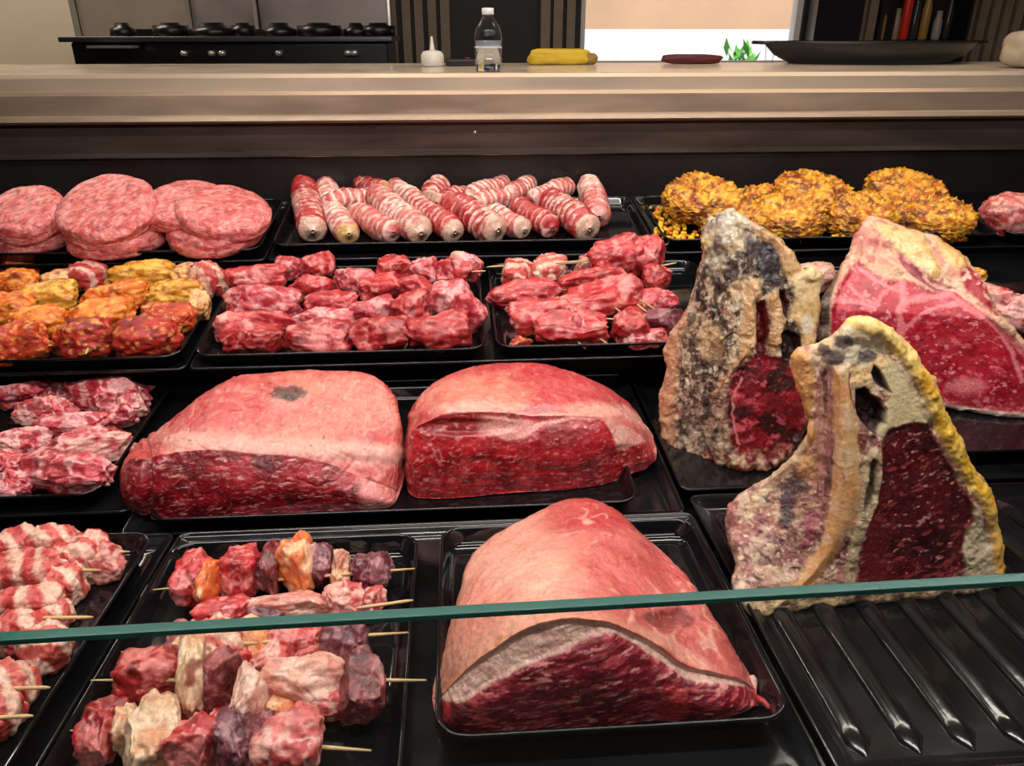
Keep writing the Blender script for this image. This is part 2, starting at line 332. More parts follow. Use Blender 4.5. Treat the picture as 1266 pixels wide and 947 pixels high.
# ------------------------------------------------------------------ trays
def rrect(x0, x1, y0, y1, r, ins, k=7):
    r_ = max(r-ins, .002); X0, X1, Y0, Y1 = x0+ins, x1-ins, y0+ins, y1-ins; P = []
    for cx, cy, a in ((X1-r_, Y1-r_, 0), (X0+r_, Y1-r_, 90), (X0+r_, Y0+r_, 180), (X1-r_, Y0+r_, 270)):
        for i in range(k+1): th = math.radians(a+90*i/k); P.append((cx+r_*math.cos(th), cy+r_*math.sin(th)))
    return P
def tray(x0, x1, Y0, Y1, row, label, group, name='tray', r=.028, depth=.02, lift=0., mat=None, wall=.010, parent=None, label_cat='tray'):
    tl = math.radians(ROW[row][2]); cs = math.cos(tl); L = (Y1-Y0)/cs; w = x1-x0; wl = wall
    rings = [(wl+.006, -depth-.0015), (wl, -depth), (.005, -.006), (.0015, -.0045), (0, -.0025), (.0003, -.0006), (.0015, .0004), (.0032, 0), (.0045, -.0018), (.006, -.0045), (wl+.001, -depth+.007), (wl+.003, -depth+.003), (wl+.007, -depth+.0005), (wl+.014, -depth)]
    V = []; 
    for ins, z in rings: V += [(a, b, z) for a, b in rrect(-w/2, w/2, 0, L, r, ins)]
    n = len(V)//len(rings); q = gridq(len(rings), n, True)
    me = mesh(name, V, quads=q, ngons=[list(range(n))[::-1], list(range((len(rings)-1)*n, len(rings)*n))], mat=mat or M['enamel'])
    o = link(name, me, None); o.location = (( x0+x1)/2, Y0, 1.5+pz(row, Y0, lift)); o.rotation_euler.x = tl
    tag(o, label, label_cat, group); return o
g = 'black enamel trays of meat'
tray(-.80, -.363, .38, .775, 4, 'black tray of bacon skewers at the lower left', g)
tray(-.337, -.056, .40, .750, 4, 'black tray holding the mixed meat and bacon skewers at the front', g)
tray(-.032, .270, .450, .760, 4, 'black tray under the marbled roast at the front', g)
tray(-.95, -.474, .875, 1.185, 3, 'black tray of raw pork chunks at the left', g)
tray(-.395, .222, .815, 1.150, 3, 'wide black tray under the two red roasts', g)
tray(.50, 1.06, .900, 1.10, 3, 'black tray under the red cut with a T shaped bone', g)
tray(-1.05, -.435, 1.125, 1.447, 2, 'black tray of orange marinated skewers', g)
tray(-.415, .038, 1.125, 1.457, 2, 'black tray of plain red meat skewers in the centre', g)
tray(.053, .46, 1.128, 1.455, 2, 'black tray of rolled meat on double sticks behind the roasts', g)
tray(.50, 1.20, 1.128, 1.455, 2, 'black tray of sliced meat hidden behind the aged cuts', g)
tray(-1.25, -.375, 1.445, 1.715, 1, 'black tray of burger patties in the back row', g)
tray(-.358, .380, 1.465, 1.700, 1, 'black tray of bacon rolls in the back row', g)
tray(.402, 1.09, 1.455, 1.70, 1, 'black tray of golden crumbed patties in the back row', g)
tray(1.105, 1.7, 1.455, 1.70, 1, 'black tray at the right end of the back row', g)
g = 'black base plates lining the deck'
def plate(a, b, c, d, row, lab, mat=None): return tray(a, b, c, d, row, lab, g, 'base_plate', .014, .012, -.019, mat or M['enamel2'], .012, label_cat='plate')
plate(-1.1, -.352, .37, .80, 4, 'black base plate under the bacon skewer tray, front left')
plate(-.349, .284, .405, .800, 4, 'black base plate under the front skewers and the marbled roast')
cp = thing('ribbed_plate', 'black ribbed base plate, bare in front of the yellow-rimmed aged cut', 'plate', (.6, .41, pz(4, .41, -.03)))
o = plate(.290, 1.0, .405, .840, 4, '', M['enamel2']); del o['label'], o['category'], o['group']
o.name = 'plate_body'; mw = o.location.copy(); o.parent = cp; o.location = mw-cp.location
for k in range(13):
    xr = .327+k*.0468; y0, y1 = .432, .815; n = 26; sy = np.linspace(0, 1, n)
    prf = np.minimum(1, np.minimum(sy, 1-sy)*22)**.5
    th = np.linspace(0, np.pi, 12)
    V = np.stack([xr-(.0105*prf[:, None]+.001)*np.cos(th), (y0+(y1-y0)*sy)[:, None]+0*th, (pz(4, .45, -.0305)-.035*(y0+(y1-y0)*sy-.45))[:, None]+.0062*prf[:, None]*np.sin(th)], -1).reshape(-1, 3)
    obj('rib', V, M['enamel2'], cp, quads=gridq(n, 12)[:, ::-1])
plate(-1.3, -.432, .862, 1.215, 3, 'black base plate under the pork chunk tray')
plate(-.428, .283, .812, 1.215, 3, 'black base plate under the tray of the two red roasts')
plate(.289, 1.3, .862, 1.215, 3, 'black base plate behind the yellow-rimmed aged cut')
plate(-1.4, -.428, 1.12, 1.485, 2, 'black base plate under the marinated skewers')
plate(-.424, .470, 1.12, 1.485, 2, 'black base plate under the two trays of red skewers')
plate(.475, 1.5, 1.12, 1.485, 2, 'black base plate under the sliced meat tray')
plate(-1.45, -.366, 1.44, 1.75, 1, 'black base plate under the burger tray')
plate(-.362, .391, 1.44, 1.75, 1, 'black base plate under the bacon roll tray')
plate(.395, 1.75, 1.44, 1.75, 1, 'black base plate under the golden patties')
# ------------------------------------------------------------------ meat building tools
_CS = {}
def cubesphere(n):
    if n in _CS: return _CS[n]
    idx = {}; V = []; Q = []
    t = np.tan(np.linspace(-1, 1, n+1)*np.pi/4)
    def vid(i, j, k):
        key = (i, j, k)
        if key not in idx: idx[key] = len(V); V.append((t[i], t[j], t[k]))
        return idx[key]
    for ax in range(3):
        for sd in (0, n):
            for a in range(n):
                for b in range(n):
                    q = []
                    for da, db in ((0, 0), (1, 0), (1, 1), (0, 1)):
                        c = [0, 0, 0]; c[ax] = sd; c[(ax+1) % 3] = a+da; c[(ax+2) % 3] = b+db; q.append(vid(*c))
                    Q.append(q if sd else q[::-1])
    _CS[n] = (np.array(V), np.array(Q)); return _CS[n]
K = lambda *c: rgb(*c)
def muscle(Q, s, base, light, fat, ff=.14, sc=1.):
    n = fbm(Q, 55*sc, 4, s); c = mix(base, light, .45+.9*n)
    c = mix(c, np.array(base)*.45, sst(.15, .7, fbm(Q, 38*sc, 3, s+9))*.6)
    c = mix(c, fat, vein(Q, [70*sc, 95*sc, 60*sc], s+3, ff, .006)*.8)
    return mix(c, fat, sst(.24, .38, fbm(np.asarray(Q)*np.array([1.6, .8, 1]), 42*sc, 3, s+21)-.10+ff*.5)*.85)
def bands(Q, s, red, white, n=170, w=.5, yaw=.4):
    t = Q[..., 0]*n+Q[..., 1]*n*yaw+1.5*fbm(Q, 32, 3, s)+s
    b = sst(-.35, .25, np.sin(t)+.35*np.sin(t*2.3+1)+.35*fbm(Q, [60, 160, 160], 3, s+4)+(w-.5)*2)
    return mix(mix(red, np.array(red)*1.35, fbm(Q, 80, 3, s+2)), white, b)
def style(kind, Q, s): return style_(kind, Q, s)*np.array(SAT.get(kind, (1, 1, 1)))
def style_(kind, Q, s):
    f = lambda sc, o=3, k=0: fbm(Q, sc, o, s+k)
    if kind == 'beef': return muscle(Q, s, K(150, 18, 28), K(196, 52, 56), K(226, 150, 140), .12)
    if kind == 'red': return muscle(Q, s, K(168, 22, 34), K(212, 70, 76), K(232, 160, 152), .13)
    if kind == 'dark': return muscle(Q, s, K(84, 14, 24), K(134, 40, 46), K(178, 110, 110), .10)
    if kind == 'purple': return muscle(Q, s, K(88, 26, 42), K(140, 70, 82), K(178, 130, 132), .09)
    if kind == 'pork': return muscle(Q, s, K(186, 62, 66), K(222, 124, 118), K(236, 190, 176), .2)
    if kind == 'lamb': return muscle(Q, s, K(176, 40, 56), K(214, 96, 104), K(238, 190, 186), .2)
    if kind == 'lambfat': return mix(muscle(Q, s, K(178, 42, 56), K(214, 96, 104), K(238, 190, 186), .2), K(232, 184, 172), sst(.05, .3, f(30)+.02)*.9)
    if kind == 'fat':
        c = mix(K(214, 168, 128), K(232, 200, 170), .5+f(60)); c = mix(c, K(196, 110, 70), sst(.1, .6, f(35, 3, 5))*.6)
        return mix(c, K(160, 60, 55), sst(.35, .6, f(50, 3, 8))*.7)
    if kind == 'orange':
        c = mix(K(214, 92, 34), K(232, 150, 90), .5+f(50)); return mix(c, K(240, 200, 160), sst(.1, .5, f(30, 3, 4))*.8)
    if kind == 'bacon': return bands(Q, s, K(184, 58, 56), K(228, 178, 158), 230, .40)
    if kind == 'bacon2': return bands(Q, s, K(196, 80, 72), K(230, 186, 166), 200, .5, 1.1)
    if kind == 'pale': 
        c = mix(K(220, 160, 142), K(236, 196, 180), .5+f(50)); return mix(c, K(196, 96, 84), sst(.15, .6, f(40, 3, 3))*.7)
    if kind in ('mred', 'morange', 'myellow', 'mpale', 'mdark'):
        b = dict(mred=(K(170, 34, 14), K(214, 92, 38)), morange=(K(206, 82, 14), K(238, 150, 60)), myellow=(K(196, 120, 16), K(240, 184, 70)), mpale=(K(226, 150, 90), K(240, 190, 140)), mdark=(K(140, 20, 20), K(196, 56, 40)))[kind]
        c = mix(b[0], b[1], .5+1.3*f(110)); c = mix(c, K(110, 20, 10), sst(.2, .7, f(70, 3, 5))*.7)
        return mix(c, K(250, 205, 110), sst(.35, .6, f(200, 2, 9))*.7)
    if kind == 'golden':
        c = mix(K(186, 96, 12), K(236, 170, 38), .5+1.6*f(100)); c = mix(c, K(110, 30, 12), sst(.05, .35, f(55, 3, 5))*.9)
        return mix(c, K(252, 214, 96), sst(.3, .6, f(220, 2, 9))*.6)
    if kind == 'burger':
        c = mix(K(196, 78, 80), K(226, 130, 128), .5+1.2*f(90)); c = mix(c, K(240, 186, 178), vein(Q, [120, 120, 140], s+3, .22, .004)*.7)
        return mix(c, K(120, 40, 44), sst(.45, .6, f(160, 2, 6))*.7)
SAT = dict(beef=(.96, .66, .70), red=(.98, .70, .74), dark=(.9, .7, .75), lamb=(.98, .74, .78), pork=(.98, .82, .82), lambfat=(1, .88, .88), purple=(.9, .8, .9), burger=(.97, .84, .84), mred=(1, .8, .7), mdark=(.95, .7, .7), morange=(1, .88, .6))
def blob(ctr, ax, rad, kind, seed, n=14, p=2.6, lump=.15, fine=.02, row=None, floor=-.0192, coat=None, taper=0., flat=1., cuts=5):
    U, Qd = cubesphere(n)
    D = U/np.linalg.norm(U, axis=1)[:, None]
    L = U/(np.abs(U)**p).sum(1)[:, None]**(1/p)
    rad = np.asarray(rad, float); rm = rad.mean()
    off = np.array([seed*1.37, seed*.71, -seed*.93])
    a = 1+lump*fbm(D+off, 1.5, 3, seed)+lump*.5*fbm(D+off, 4., 2, seed+3)
    if kind in ('golden', 'mred', 'morange', 'myellow', 'mpale', 'mdark'):
        a = a+fine*4.5*fbm(D*rm*75+off, 2.6, 3, seed+7)
    else: a = a+fine*fbm(D+off, 9., 3, seed+7)-fine*1.6*vein(D+off, 2.2, seed+8, .22, .15)
    if cuts:
        rc = np.random.RandomState(seed+5)
        for _ in range(cuts):
            nn = rc.randn(3); nn /= np.linalg.norm(nn); dd = L@nn; lim = dd.max()*rc.uniform(.62, .84)
            L = L-nn*(np.maximum(0, dd-lim)*.92)[:, None]
    Q = L*rad*a[:, None]
    if taper: Q[:, 1:] *= (1+taper*Q[:, 0:1]/rad[0])
    if kind in ('bacon', 'bacon2'):   # wrapped rashers: overlapping steps
        st = ((Q[:, 0]*75+.35*fbm(Q, 40, 2, seed)) % 1.); Q[:, 1:] *= (1+.10*st)[:, None]
    W = ctr+Q@np.asarray(ax)
    if row:
        fl = pz(row, W[:, 1], floor); W[:, 2] = np.where(W[:, 2] < fl, fl+.02*(W[:, 2]-fl)*0, W[:, 2])
    return dict(V=W, quads=Qd, col=style(kind, Q+off*.05, seed))
def frame(ang, row, roll=0., pitch=0.):
    """axes in the tray plane, first axis at ang degrees from +X"""
    a = math.radians(ang); tl = math.radians(ROW[row][2])
    Rm = Matrix.Rotation(tl, 3, 'X')@Matrix.Rotation(a, 3, 'Z')@Matrix.Rotation(math.radians(pitch), 3, 'Y')@Matrix.Rotation(math.radians(roll), 3, 'X')
    return np.array(Rm.transposed())
def place(px, py, wpx, hpx, row, ang=0., depth=None, up=0., hk=.92):
    """centre and radii for a lump that shows at (px,py) with the given size"""
    P = at(px, py, row, 0.); m = mpp(P); rz = hpx*m/2*hk
    P = at(px, py, row, -.0195+rz*.9+up); m = mpp(P)
    return P, np.array([wpx*m/2, (depth*m/2 if depth else rz), rz*.98])
MATK = {k: 'crumb' for k in ('mred', 'morange', 'myellow', 'mpale', 'mdark', 'golden')}; MATK['burger'] = 'mince'
PN = dict(beef='meat_chunk', red='meat_chunk', dark='meat_chunk', purple='meat_chunk', pork='meat_chunk', lamb='meat_chunk', lambfat='meat_chunk', fat='fat_slice', orange='fat_slice', bacon='bacon_slice', bacon2='bacon_slice', pale='bacon_slice',
          mred='meat_chunk', morange='meat_chunk', myellow='meat_chunk', mpale='meat_chunk', mdark='meat_chunk', golden='patty', burger='patty')
def stick_pts(a, b, n=9):
    a, b = np.array(a), np.array(b); return a+(b-a)*np.linspace(0, 1, n)[:, None]
def stick(a, b, parent, r=.0017):
    P = stick_pts(a, b); R = np.full(9, r); R[0] = r*.35; R[-1] = r*.5
    return obj('stick', parent=parent, mat=M['wood'], **tube(P, R, 8))
SEED = [100]
def sd(): SEED[0] += 7; return SEED[0]

def skewer(name, label, row, tips, pieces, n, group, cat='skewer'):
    """pieces: (px,py,w,h,kind[,ang[,p[,up]]])"""
    P0 = at(pieces[0][0], pieces[0][1], row, -.0195)
    t = thing(name, label, cat, P0, group)
    for (ta, tb, ha, hb) in tips:
        stick(at(*ta, row, ha), at(*tb, row, hb), t)
    gk = 1.13 if 'red' in name or 'rolled' in name else 1.02 if 'marin' in name else 1.10
    for pc in pieces:
        px, py, w_, h_, kind = pc[:5]; w_ *= gk; h_ *= gk; ang = pc[5] if len(pc) > 5 else 0; pp = pc[6] if len(pc) > 6 else 3.2; up = pc[7] if len(pc) > 7 else 0
        s = sd(); c, r = place(px, py, w_, h_, row, up=up)
        rs = np.random.RandomState(s)
        b = blob(c, frame(ang+rs.uniform(-6, 6), row, rs.uniform(-25, 25), rs.uniform(-6, 6)), r, kind, s, n, pp, .16, .018, row, cuts=0 if kind in MATK or kind.startswith('bac') else 7)
        obj(PN[kind], parent=t, mat=M[MATK.get(kind, 'raw')], **b)
    return t
# ------------------------------------------------------------------ front row skewers
G = 'mixed meat skewers on the front tray'
N4 = 26
skewer('meat_skewer', 'mixed skewer farthest back on the front tray, its orange streaked slices in the middle', 4, [((189, 729), (513, 703), .004, .006), ((232, 699), (300, 693), .004, .008)],
 [(248, 716, 50, 60, 'red', 0, 3.6), (265, 722, 24, 62, 'orange', -10, 3), (298, 707, 44, 60, 'beef', 0, 4), (334, 703, 30, 66, 'dark', 0, 3.5), (366, 700, 40, 70, 'orange', 5, 3.4), (394, 700, 32, 56, 'purple'), (421, 704, 26, 48, 'fat'), (460, 706, 44, 50, 'purple', 0, 3.6)], N4, G)
skewer('meat_skewer', 'mixed skewer second from the back of the front tray, mostly pale slices', 4, [((440, 752), (511, 742), .004, .006)],
 [(272, 759, 72, 38, 'red', 5), (357, 748, 96, 36, 'pale', 3, 4), (330, 760, 40, 30, 'purple', 0), (426, 742, 50, 40, 'pork', 5), (462, 743, 30, 32, 'pork')], N4, G)
skewer('meat_skewer', 'mixed skewer whose bright red chunk sits just below the glass edge', 4, [((150, 806), (505, 782), .004, .010)],
 [(224, 790, 30, 40, 'dark'), (268, 802, 54, 66, 'bacon2', 30), (315, 790, 44, 52, 'orange', 0), (232, 806, 30, 44, 'fat', 20), (292, 818, 40, 40, 'red', 10), (390, 812, 40, 36, 'pork', 0), (366, 792, 64, 50, 'red', 0, 3.6), (425, 797, 50, 66, 'purple', -10, 3.8), (340, 815, 60, 44, 'pork', 20)], N4, G)
skewer('meat_skewer', 'longest mixed skewer, its right tip reaching past the tray rim', 4, [((112, 841), (527, 841), .006, .010)],
 [(187, 834, 76, 62, 'beef', 10, 3.8), (205, 815, 50, 36, 'purple', 10), (240, 832, 34, 100, 'fat', 15, 3.6), (272, 848, 58, 76, 'dark', 0, 3), (312, 866, 34, 82, 'pale', -8, 3.6), (262, 822, 40, 34, 'pork', 30), (300, 838, 36, 34, 'dark', 0), (352, 828, 60, 30, 'pale', 10), (375, 848, 96, 66, 'pale', 0, 4), (350, 876, 40, 40, 'orange', 0), (400, 872, 80, 40, 'pork', -6), (447, 852, 52, 78, 'dark', 10, 3.6)], N4, G)
skewer('meat_skewer', 'nearest mixed skewer at the bottom edge of the picture, with a yellowish fat slab', 4, [((87, 903), (459, 928), .008, .008)],
 [(130, 903, 48, 72, 'beef', 0, 3.6), (158, 900, 30, 60, 'fat', 0), (186, 912, 62, 86, 'fat', 12, 3.8), (240, 924, 62, 80, 'red', 0, 3.2), (292, 918, 54, 78, 'purple', 0, 2.8), (262, 905, 34, 50, 'beef', 0), (322, 905, 34, 46, 'dark', 0), (215, 890, 34, 40, 'pork', 10), (276, 900, 30, 34, 'pale'), (358, 918, 76, 80, 'pork', 0, 4.2)], N4, G)
G = 'bacon skewers on the lower left tray'
skewer('bacon_skewer', 'bacon skewer farthest back at lower left, ending in a folded fan of rashers', 4, [((60, 684), (160, 682), .006, .010)],
 [(20, 674, 50, 40, 'bacon', 30), (64, 672, 58, 44, 'bacon2', 0, 2.6), (106, 690, 56, 54, 'bacon', 60, 3), (128, 694, 34, 50, 'pork', 70, 3)], 22, G)
skewer('bacon_skewer', 'thick bacon roll skewer second from the back at lower left', 4, [((60, 705), (125, 705), .008, .010)],
 [(38, 708, 100, 50, 'bacon', 0, 3.2), (80, 722, 44, 44, 'bacon2', 0)], 22, G)
skewer('bacon_skewer', 'bacon skewer just above the glass edge at lower left', 4, [((40, 764), (115, 763), .008, .010)],
 [(35, 748, 84, 44, 'bacon', 0, 2.8), (68, 762, 32, 36, 'bacon2', 0)], 22, G)
skewer('bacon_skewer', 'bacon skewer just below the glass edge at lower left', 4, [((25, 794), (92, 793), .010, .010)],
 [(25, 785, 56, 52, 'bacon', 0, 2.8), (56, 802, 50, 56, 'bacon2', 40, 3)], 22, G)
skewer('bacon_skewer', 'bacon skewer second from the bottom at lower left', 4, [((10, 851), (62, 850), .010, .010)],
 [(8, 850, 60, 56, 'bacon2', 0, 2.8)], 22, G)
skewer('bacon_skewer', 'bacon skewer at the bottom left corner of the picture', 4, [((-20, 888), (41, 885), .010, .006)],
 [(-4, 885, 50, 54, 'bacon', 0, 2.8)], 22, G)

# ------------------------------------------------------------------ row 3: pork chunks
CH = [(28, 485, 64, 46, 'lamb', 'pork chunk touching the left picture edge at the back of its tray'), (74, 486, 40, 30, 'lambfat', 'small pale pork chunk between the two back ones'),
      (132, 487, 92, 52, 'lamb', 'biggest dark red pork chunk, at the back right of its tray'), (166, 502, 34, 34, 'lambfat', 'pork piece hanging over the right end of the biggest chunk'),
      (146, 515, 40, 36, 'lamb', 'pork chunk just in front of the biggest one'), (54, 508, 70, 40, 'lambfat', 'fatty pork chunk in the second rank from the back'),
      (94, 528, 80, 44, 'lamb', 'pork chunk in the middle of its tray'), (28, 546, 56, 44, 'lambfat', 'white topped pork chunk at the left picture edge'),
      (100, 553, 106, 42, 'lambfat', 'long pork chunk with a white fat patch, second from the front'), (140, 545, 34, 34, 'beef', 'small red pork piece at the right side of the heap'),
      (14, 574, 42, 40, 'lamb', 'pork chunk cut by the left picture edge, near the front'), (82, 586, 106, 52, 'lamb', 'pork chunk lying at the front rim of its tray'),
      (18, 600, 38, 36, 'lamb', 'small pork chunk at the left end of the front rim')]
for px, py, w_, h_, kind, lab in CH:
    s = sd(); c, r = place(px, py, w_, h_, 3); b = blob(c, frame(s % 40-20, 3, s % 30-15), r*1.05, kind, s, 34, 3., .2, .022, 3, cuts=7)
    tag(obj('pork_chunk', mat=M['raw'], **b), lab, 'meat', 'pork chunks on the left tray')

# ------------------------------------------------------------------ row 2: marinated skewers
G = 'orange marinated skewers'
n2 = 18
skewer('marinated_skewer', 'marinated skewer at the left picture edge, orange red from end to end', 2, [((30, 440), (30, 330), .0, .0), ((40, 428), (66, 427), .004, .004)],
 [(24, 424, 62, 52, 'mred', 20), (10, 385, 60, 44, 'morange'), (22, 352, 50, 40, 'morange'), (26, 334, 44, 26, 'mred')], n2, G)
skewer('marinated_skewer', 'marinated skewer second from the left, yellow turning to bacon red at the back', 2, [((60, 400), (98, 398), .004, .004)],
 [(46, 398, 66, 44, 'morange', 30), (60, 368, 64, 38, 'myellow', 20), (84, 348, 54, 30, 'mpale', 30), (110, 342, 40, 36, 'bacon', 60)], n2, G)
skewer('marinated_skewer', 'marinated skewer in the middle, dark red in front and olive yellow behind', 2, [((106, 438), (110, 428), .0, .008)],
 [(108, 418, 66, 50, 'mdark', 20), (126, 391, 70, 42, 'morange', 20), (146, 367, 70, 36, 'morange', 15), (178, 343, 78, 40, 'myellow', 10)], n2, G)
skewer('marinated_skewer', 'marinated skewer at the right of its tray, dark red front and pink striped back', 2, [((235, 341), (286, 340), .006, .006), ((240, 355), (274, 353), .006, .006), ((166, 436), (170, 426), .0, .008)],
 [(183, 418, 72, 48, 'mdark', 20), (209, 393, 62, 40, 'mred', 10), (218, 365, 60, 38, 'myellow', 10), (247, 378, 24, 36, 'mpale'), (234, 344, 36, 36, 'mpale'), (257, 346, 38, 42, 'bacon', 40)], n2, G)
# plain red skewers
G = 'red meat skewers in the centre tray'
skewer('red_skewer', 'red meat skewer leftmost in the centre tray', 2, [((278, 340), (300, 340), .006, .008), ((298, 434), (302, 424), -.012, .006)],
 [(313, 420, 64, 42, 'beef', 10), (286, 405, 34, 36, 'pork'), (322, 398, 80, 36, 'red'), (322, 374, 84, 40, 'lamb', 0), (314, 345, 66, 34, 'red', 10)], n2, G)
skewer('red_skewer', 'red meat skewer second from the left in the centre tray', 2, [((398, 434), (396, 424), -.012, .006), ((400, 414), (444, 412), .012, .012)],
 [(397, 416, 76, 42, 'beef'), (404, 395, 66, 32, 'lamb', 10), (409, 376, 62, 30, 'red'), (384, 357, 48, 32, 'red'), (361, 330, 38, 32, 'lamb', 60), (396, 330, 42, 34, 'red', 40)], n2, G)
skewer('red_skewer', 'red meat skewer in the middle of the centre tray, ending in a raised point', 2, [((468, 432), (470, 422), -.012, .006)],
 [(472, 413, 64, 46, 'beef'), (462, 385, 54, 36, 'lamb'), (436, 348, 48, 32, 'lamb', 0), (474, 357, 50, 34, 'red', 30), (488, 334, 34, 42, 'red', 50)], n2, G)
skewer('red_skewer', 'red meat skewer second from the right in the centre tray', 2, [((500, 432), (504, 424), -.012, .004)],
 [(512, 385, 52, 46, 'beef', 40), (516, 358, 44, 32, 'red'), (523, 335, 38, 34, 'lamb')], n2, G)
skewer('red_skewer', 'red meat skewer rightmost in the centre tray, with a thin horn of fat', 2, [((580, 336), (600, 335), .012, .012), ((548, 434), (546, 422), -.012, .006)],
 [(545, 410, 76, 50, 'beef'), (560, 368, 50, 42, 'lamb'), (562, 337, 40, 34, 'red'), (576, 332, 16, 40, 'lambfat', 70), (580, 390, 22, 50, 'lamb', 80)], n2, G)
# rolled meat on double sticks
G = 'rolled meat pieces on double sticks'
def roll2(lab, pcs, tips): skewer('rolled_meat_skewer', lab, 2, tips, pcs, 20, G)
roll2('folded striped meat roll at the back left of the tray behind the roasts', [(639, 338, 40, 32, 'bacon', 70, 3)], [((602, 330), (650, 327), .004, .012)])
roll2('meat roll with wavy pale folds, second at the back left', [(678, 336, 44, 34, 'bacon2', 60, 3)], [((690, 326), (735, 323), .02, .02)])
roll2('large bright red folded meat at the back right, one stick pointing left across it', [(760, 320, 70, 46, 'red', 20, 3.2, .012), (800, 312, 56, 46, 'red', 50, 3, .014), (735, 322, 40, 34, 'pork', 30, 3, .008)], [((686, 325), (756, 320), .03, .035), ((800, 305), (833, 301), .02, .02)])
roll2('small coiled meat roll at the right end of the back pair, its stick tip showing', [(812, 341, 34, 36, 'beef', 70, 2.4)], [((800, 332), (836, 325), .02, .02)])
roll2('long meat roll against the left rim, white lines around its middle', [(649, 363, 80, 36, 'red', 8, 2.6)], [((606, 366), (700, 358), .012, .012)])
roll2('long meat roll lying across the centre of its tray', [(730, 352, 88, 36, 'beef', 8, 2.6, .006)], [((690, 356), (790, 346), .016, .016)])
roll2('thickest meat roll in the tray, two stick tips poking out at its lower right', [(748, 368, 96, 50, 'red', 10, 2.6, .006)], [((745, 368), (771, 389), .03, .012), ((770, 362), (801, 387), .03, .012)])
roll2('pale edged meat roll at the right, next to the aged rib cut', [(800, 376, 72, 34, 'lamb', 5, 2.6)], [((790, 370), (812, 384), .03, .012)])
roll2('meat roll in the second rank at left, orange patch at its end', [(662, 394, 86, 44, 'red', 12, 2.6), (690, 385, 34, 34, 'pork')], [((676, 388), (690, 400), .02, .012)])
roll2('front meat roll with a broad white stripe and two stick tips', [(708, 408, 92, 44, 'red', 8, 2.8), (712, 405, 20, 45, 'lambfat', 30, 3)], [((704, 414), (724, 431), .0, -.008), ((728, 408), (753, 427), .004, -.006)])
roll2('meat roll standing at the front right with a white flap of fat', [(782, 404, 44, 44, 'beef', 50, 2.6), (798, 418, 50, 26, 'lambfat')], [((748, 394), (766, 395), .01, .01)])
s = sd(); c, r = place(822, 398, 66, 38, 2, up=.008)
tag(obj('offal_piece', mat=M['raw'], **blob(c, frame(12, 2), r, 'purple', s, 18, 2.2, .08, .02, 2)), 'smooth purple oval piece of meat beside the aged rib cut', 'meat')
s = sd(); c, r = place(644, 423, 30, 16, 2)
tag(obj('meat_scrap', mat=M['crumb'], **blob(c, frame(12, 2), r, 'mdark', s, 12, 2.2, .2, .05, 2)), 'small dark scrap at the front left corner of the rolled meat tray', 'meat')
# sliced meat behind the aged cuts
for px, py, w_, h_, kind, lab, ang in [(1214, 372, 90, 46, 'pork', 'pink meat slices fanned beyond the right side of the T shaped bone cut', -35), (1252, 385, 60, 44, 'lambfat', 'pale pink fatty slice at the right picture edge', -30), (1005, 345, 56, 36, 'pale', 'pale meat piece peeping between the aged rib cut and the red cut', 10), (1005, 333, 44, 20, 'fat', 'stuffed slice with a little green and orange between the two back cuts', 5), (1205, 342, 26, 20, 'myellow', 'small yellow lump behind the right shoulder of the red cut', 0)]:
    s = sd(); c, r = place(px, py, w_, h_, 2); tag(obj('meat_slice', mat=M['raw'], **blob(c, frame(ang, 2), r, kind, s, 20, 3., .18, .04, 2)), lab, 'meat')

# ------------------------------------------------------------------ row 1: burgers
def patty(px, py, w_, h_, thick, tilt, lab, kind='burger', name='burger_patty', group='burger patties', row=1, up=0., n=26, mat=None, roll=0):
    s = sd(); P = at(px, py, row, -.0195); m = mpp(P); th = thick*m/2; R = w_*m/2
    P = at(px, py, row, -.0195+max(th, R*math.sin(math.radians(abs(tilt)))*.9)+up)
    b = blob(P, frame(s % 60, row) if not tilt else frame(0, row)@np.eye(3), [R, R, th], kind, s, n, 2.0, .05, .02 if kind == 'burger' else .05)
    # flatten to a disc: superellipse profile, then tilt
    U, Qd = cubesphere(n); D = U/np.linalg.norm(U, axis=1)[:, None]; xy = np.hypot(D[:, 0], D[:, 1]); z = D[:, 2]
    k = 1/((xy**3.5+np.abs(z)**3.5)**(1/3.5)); off = np.array([s*1.3, s*.7, 0])
    a = 1+.05*fbm(D+off, 1.6, 2, s); fa = fbm(D*R*(60 if kind == 'burger' else 75)+off, 3., 4, s+2)
    L = np.stack([D[:, 0]*k*R*a, D[:, 1]*k*R*a, z*k*th*(1+.12*fbm(D+off, 2, 2, s+1))], -1)
    L += D*(fa*(.0012 if kind == 'burger' else .0085)+(0 if kind == 'burger' else .0045*fbm(L+off, 45, 2, s+6)))[:, None]
    Rm = np.array((Matrix.Rotation(math.radians(ROW[row][2]), 3, 'X')@Matrix.Rotation(math.radians(roll), 3, 'Y')@Matrix.Rotation(math.radians(tilt), 3, 'X')))
    W = P+L@Rm.T
    fl = pz(row, W[:, 1], -.0193); W[:, 2] = np.maximum(W[:, 2], fl)
    return tag(obj(name, W, mat or M[MATK[kind]], quads=Qd, col=style(kind, L+off*.03, s)), lab, 'patty', group)
patty(34, 265, 82, 0, 30, 20, 'burger patty cut by the left picture edge, upper layer', up=.044)
patty(134, 261, 102, 0, 30, 22, 'round burger patty propped up in the middle, facing the front', up=.046)
patty(205, 262, 68, 0, 26, 4, 'burger patty tucked behind between the two upper ones', up=.040)
patty(228, 254, 92, 0, 24, 9, 'burger patty lying highest, toward the right back of its tray', up=.05)
patty(277, 264, 98, 0, 26, 9, 'burger patty sloping down at the right end of its tray', up=.044, roll=12)
patty(42, 286, 96, 0, 34, 0, 'lower burger patty at the left end of the front rim')
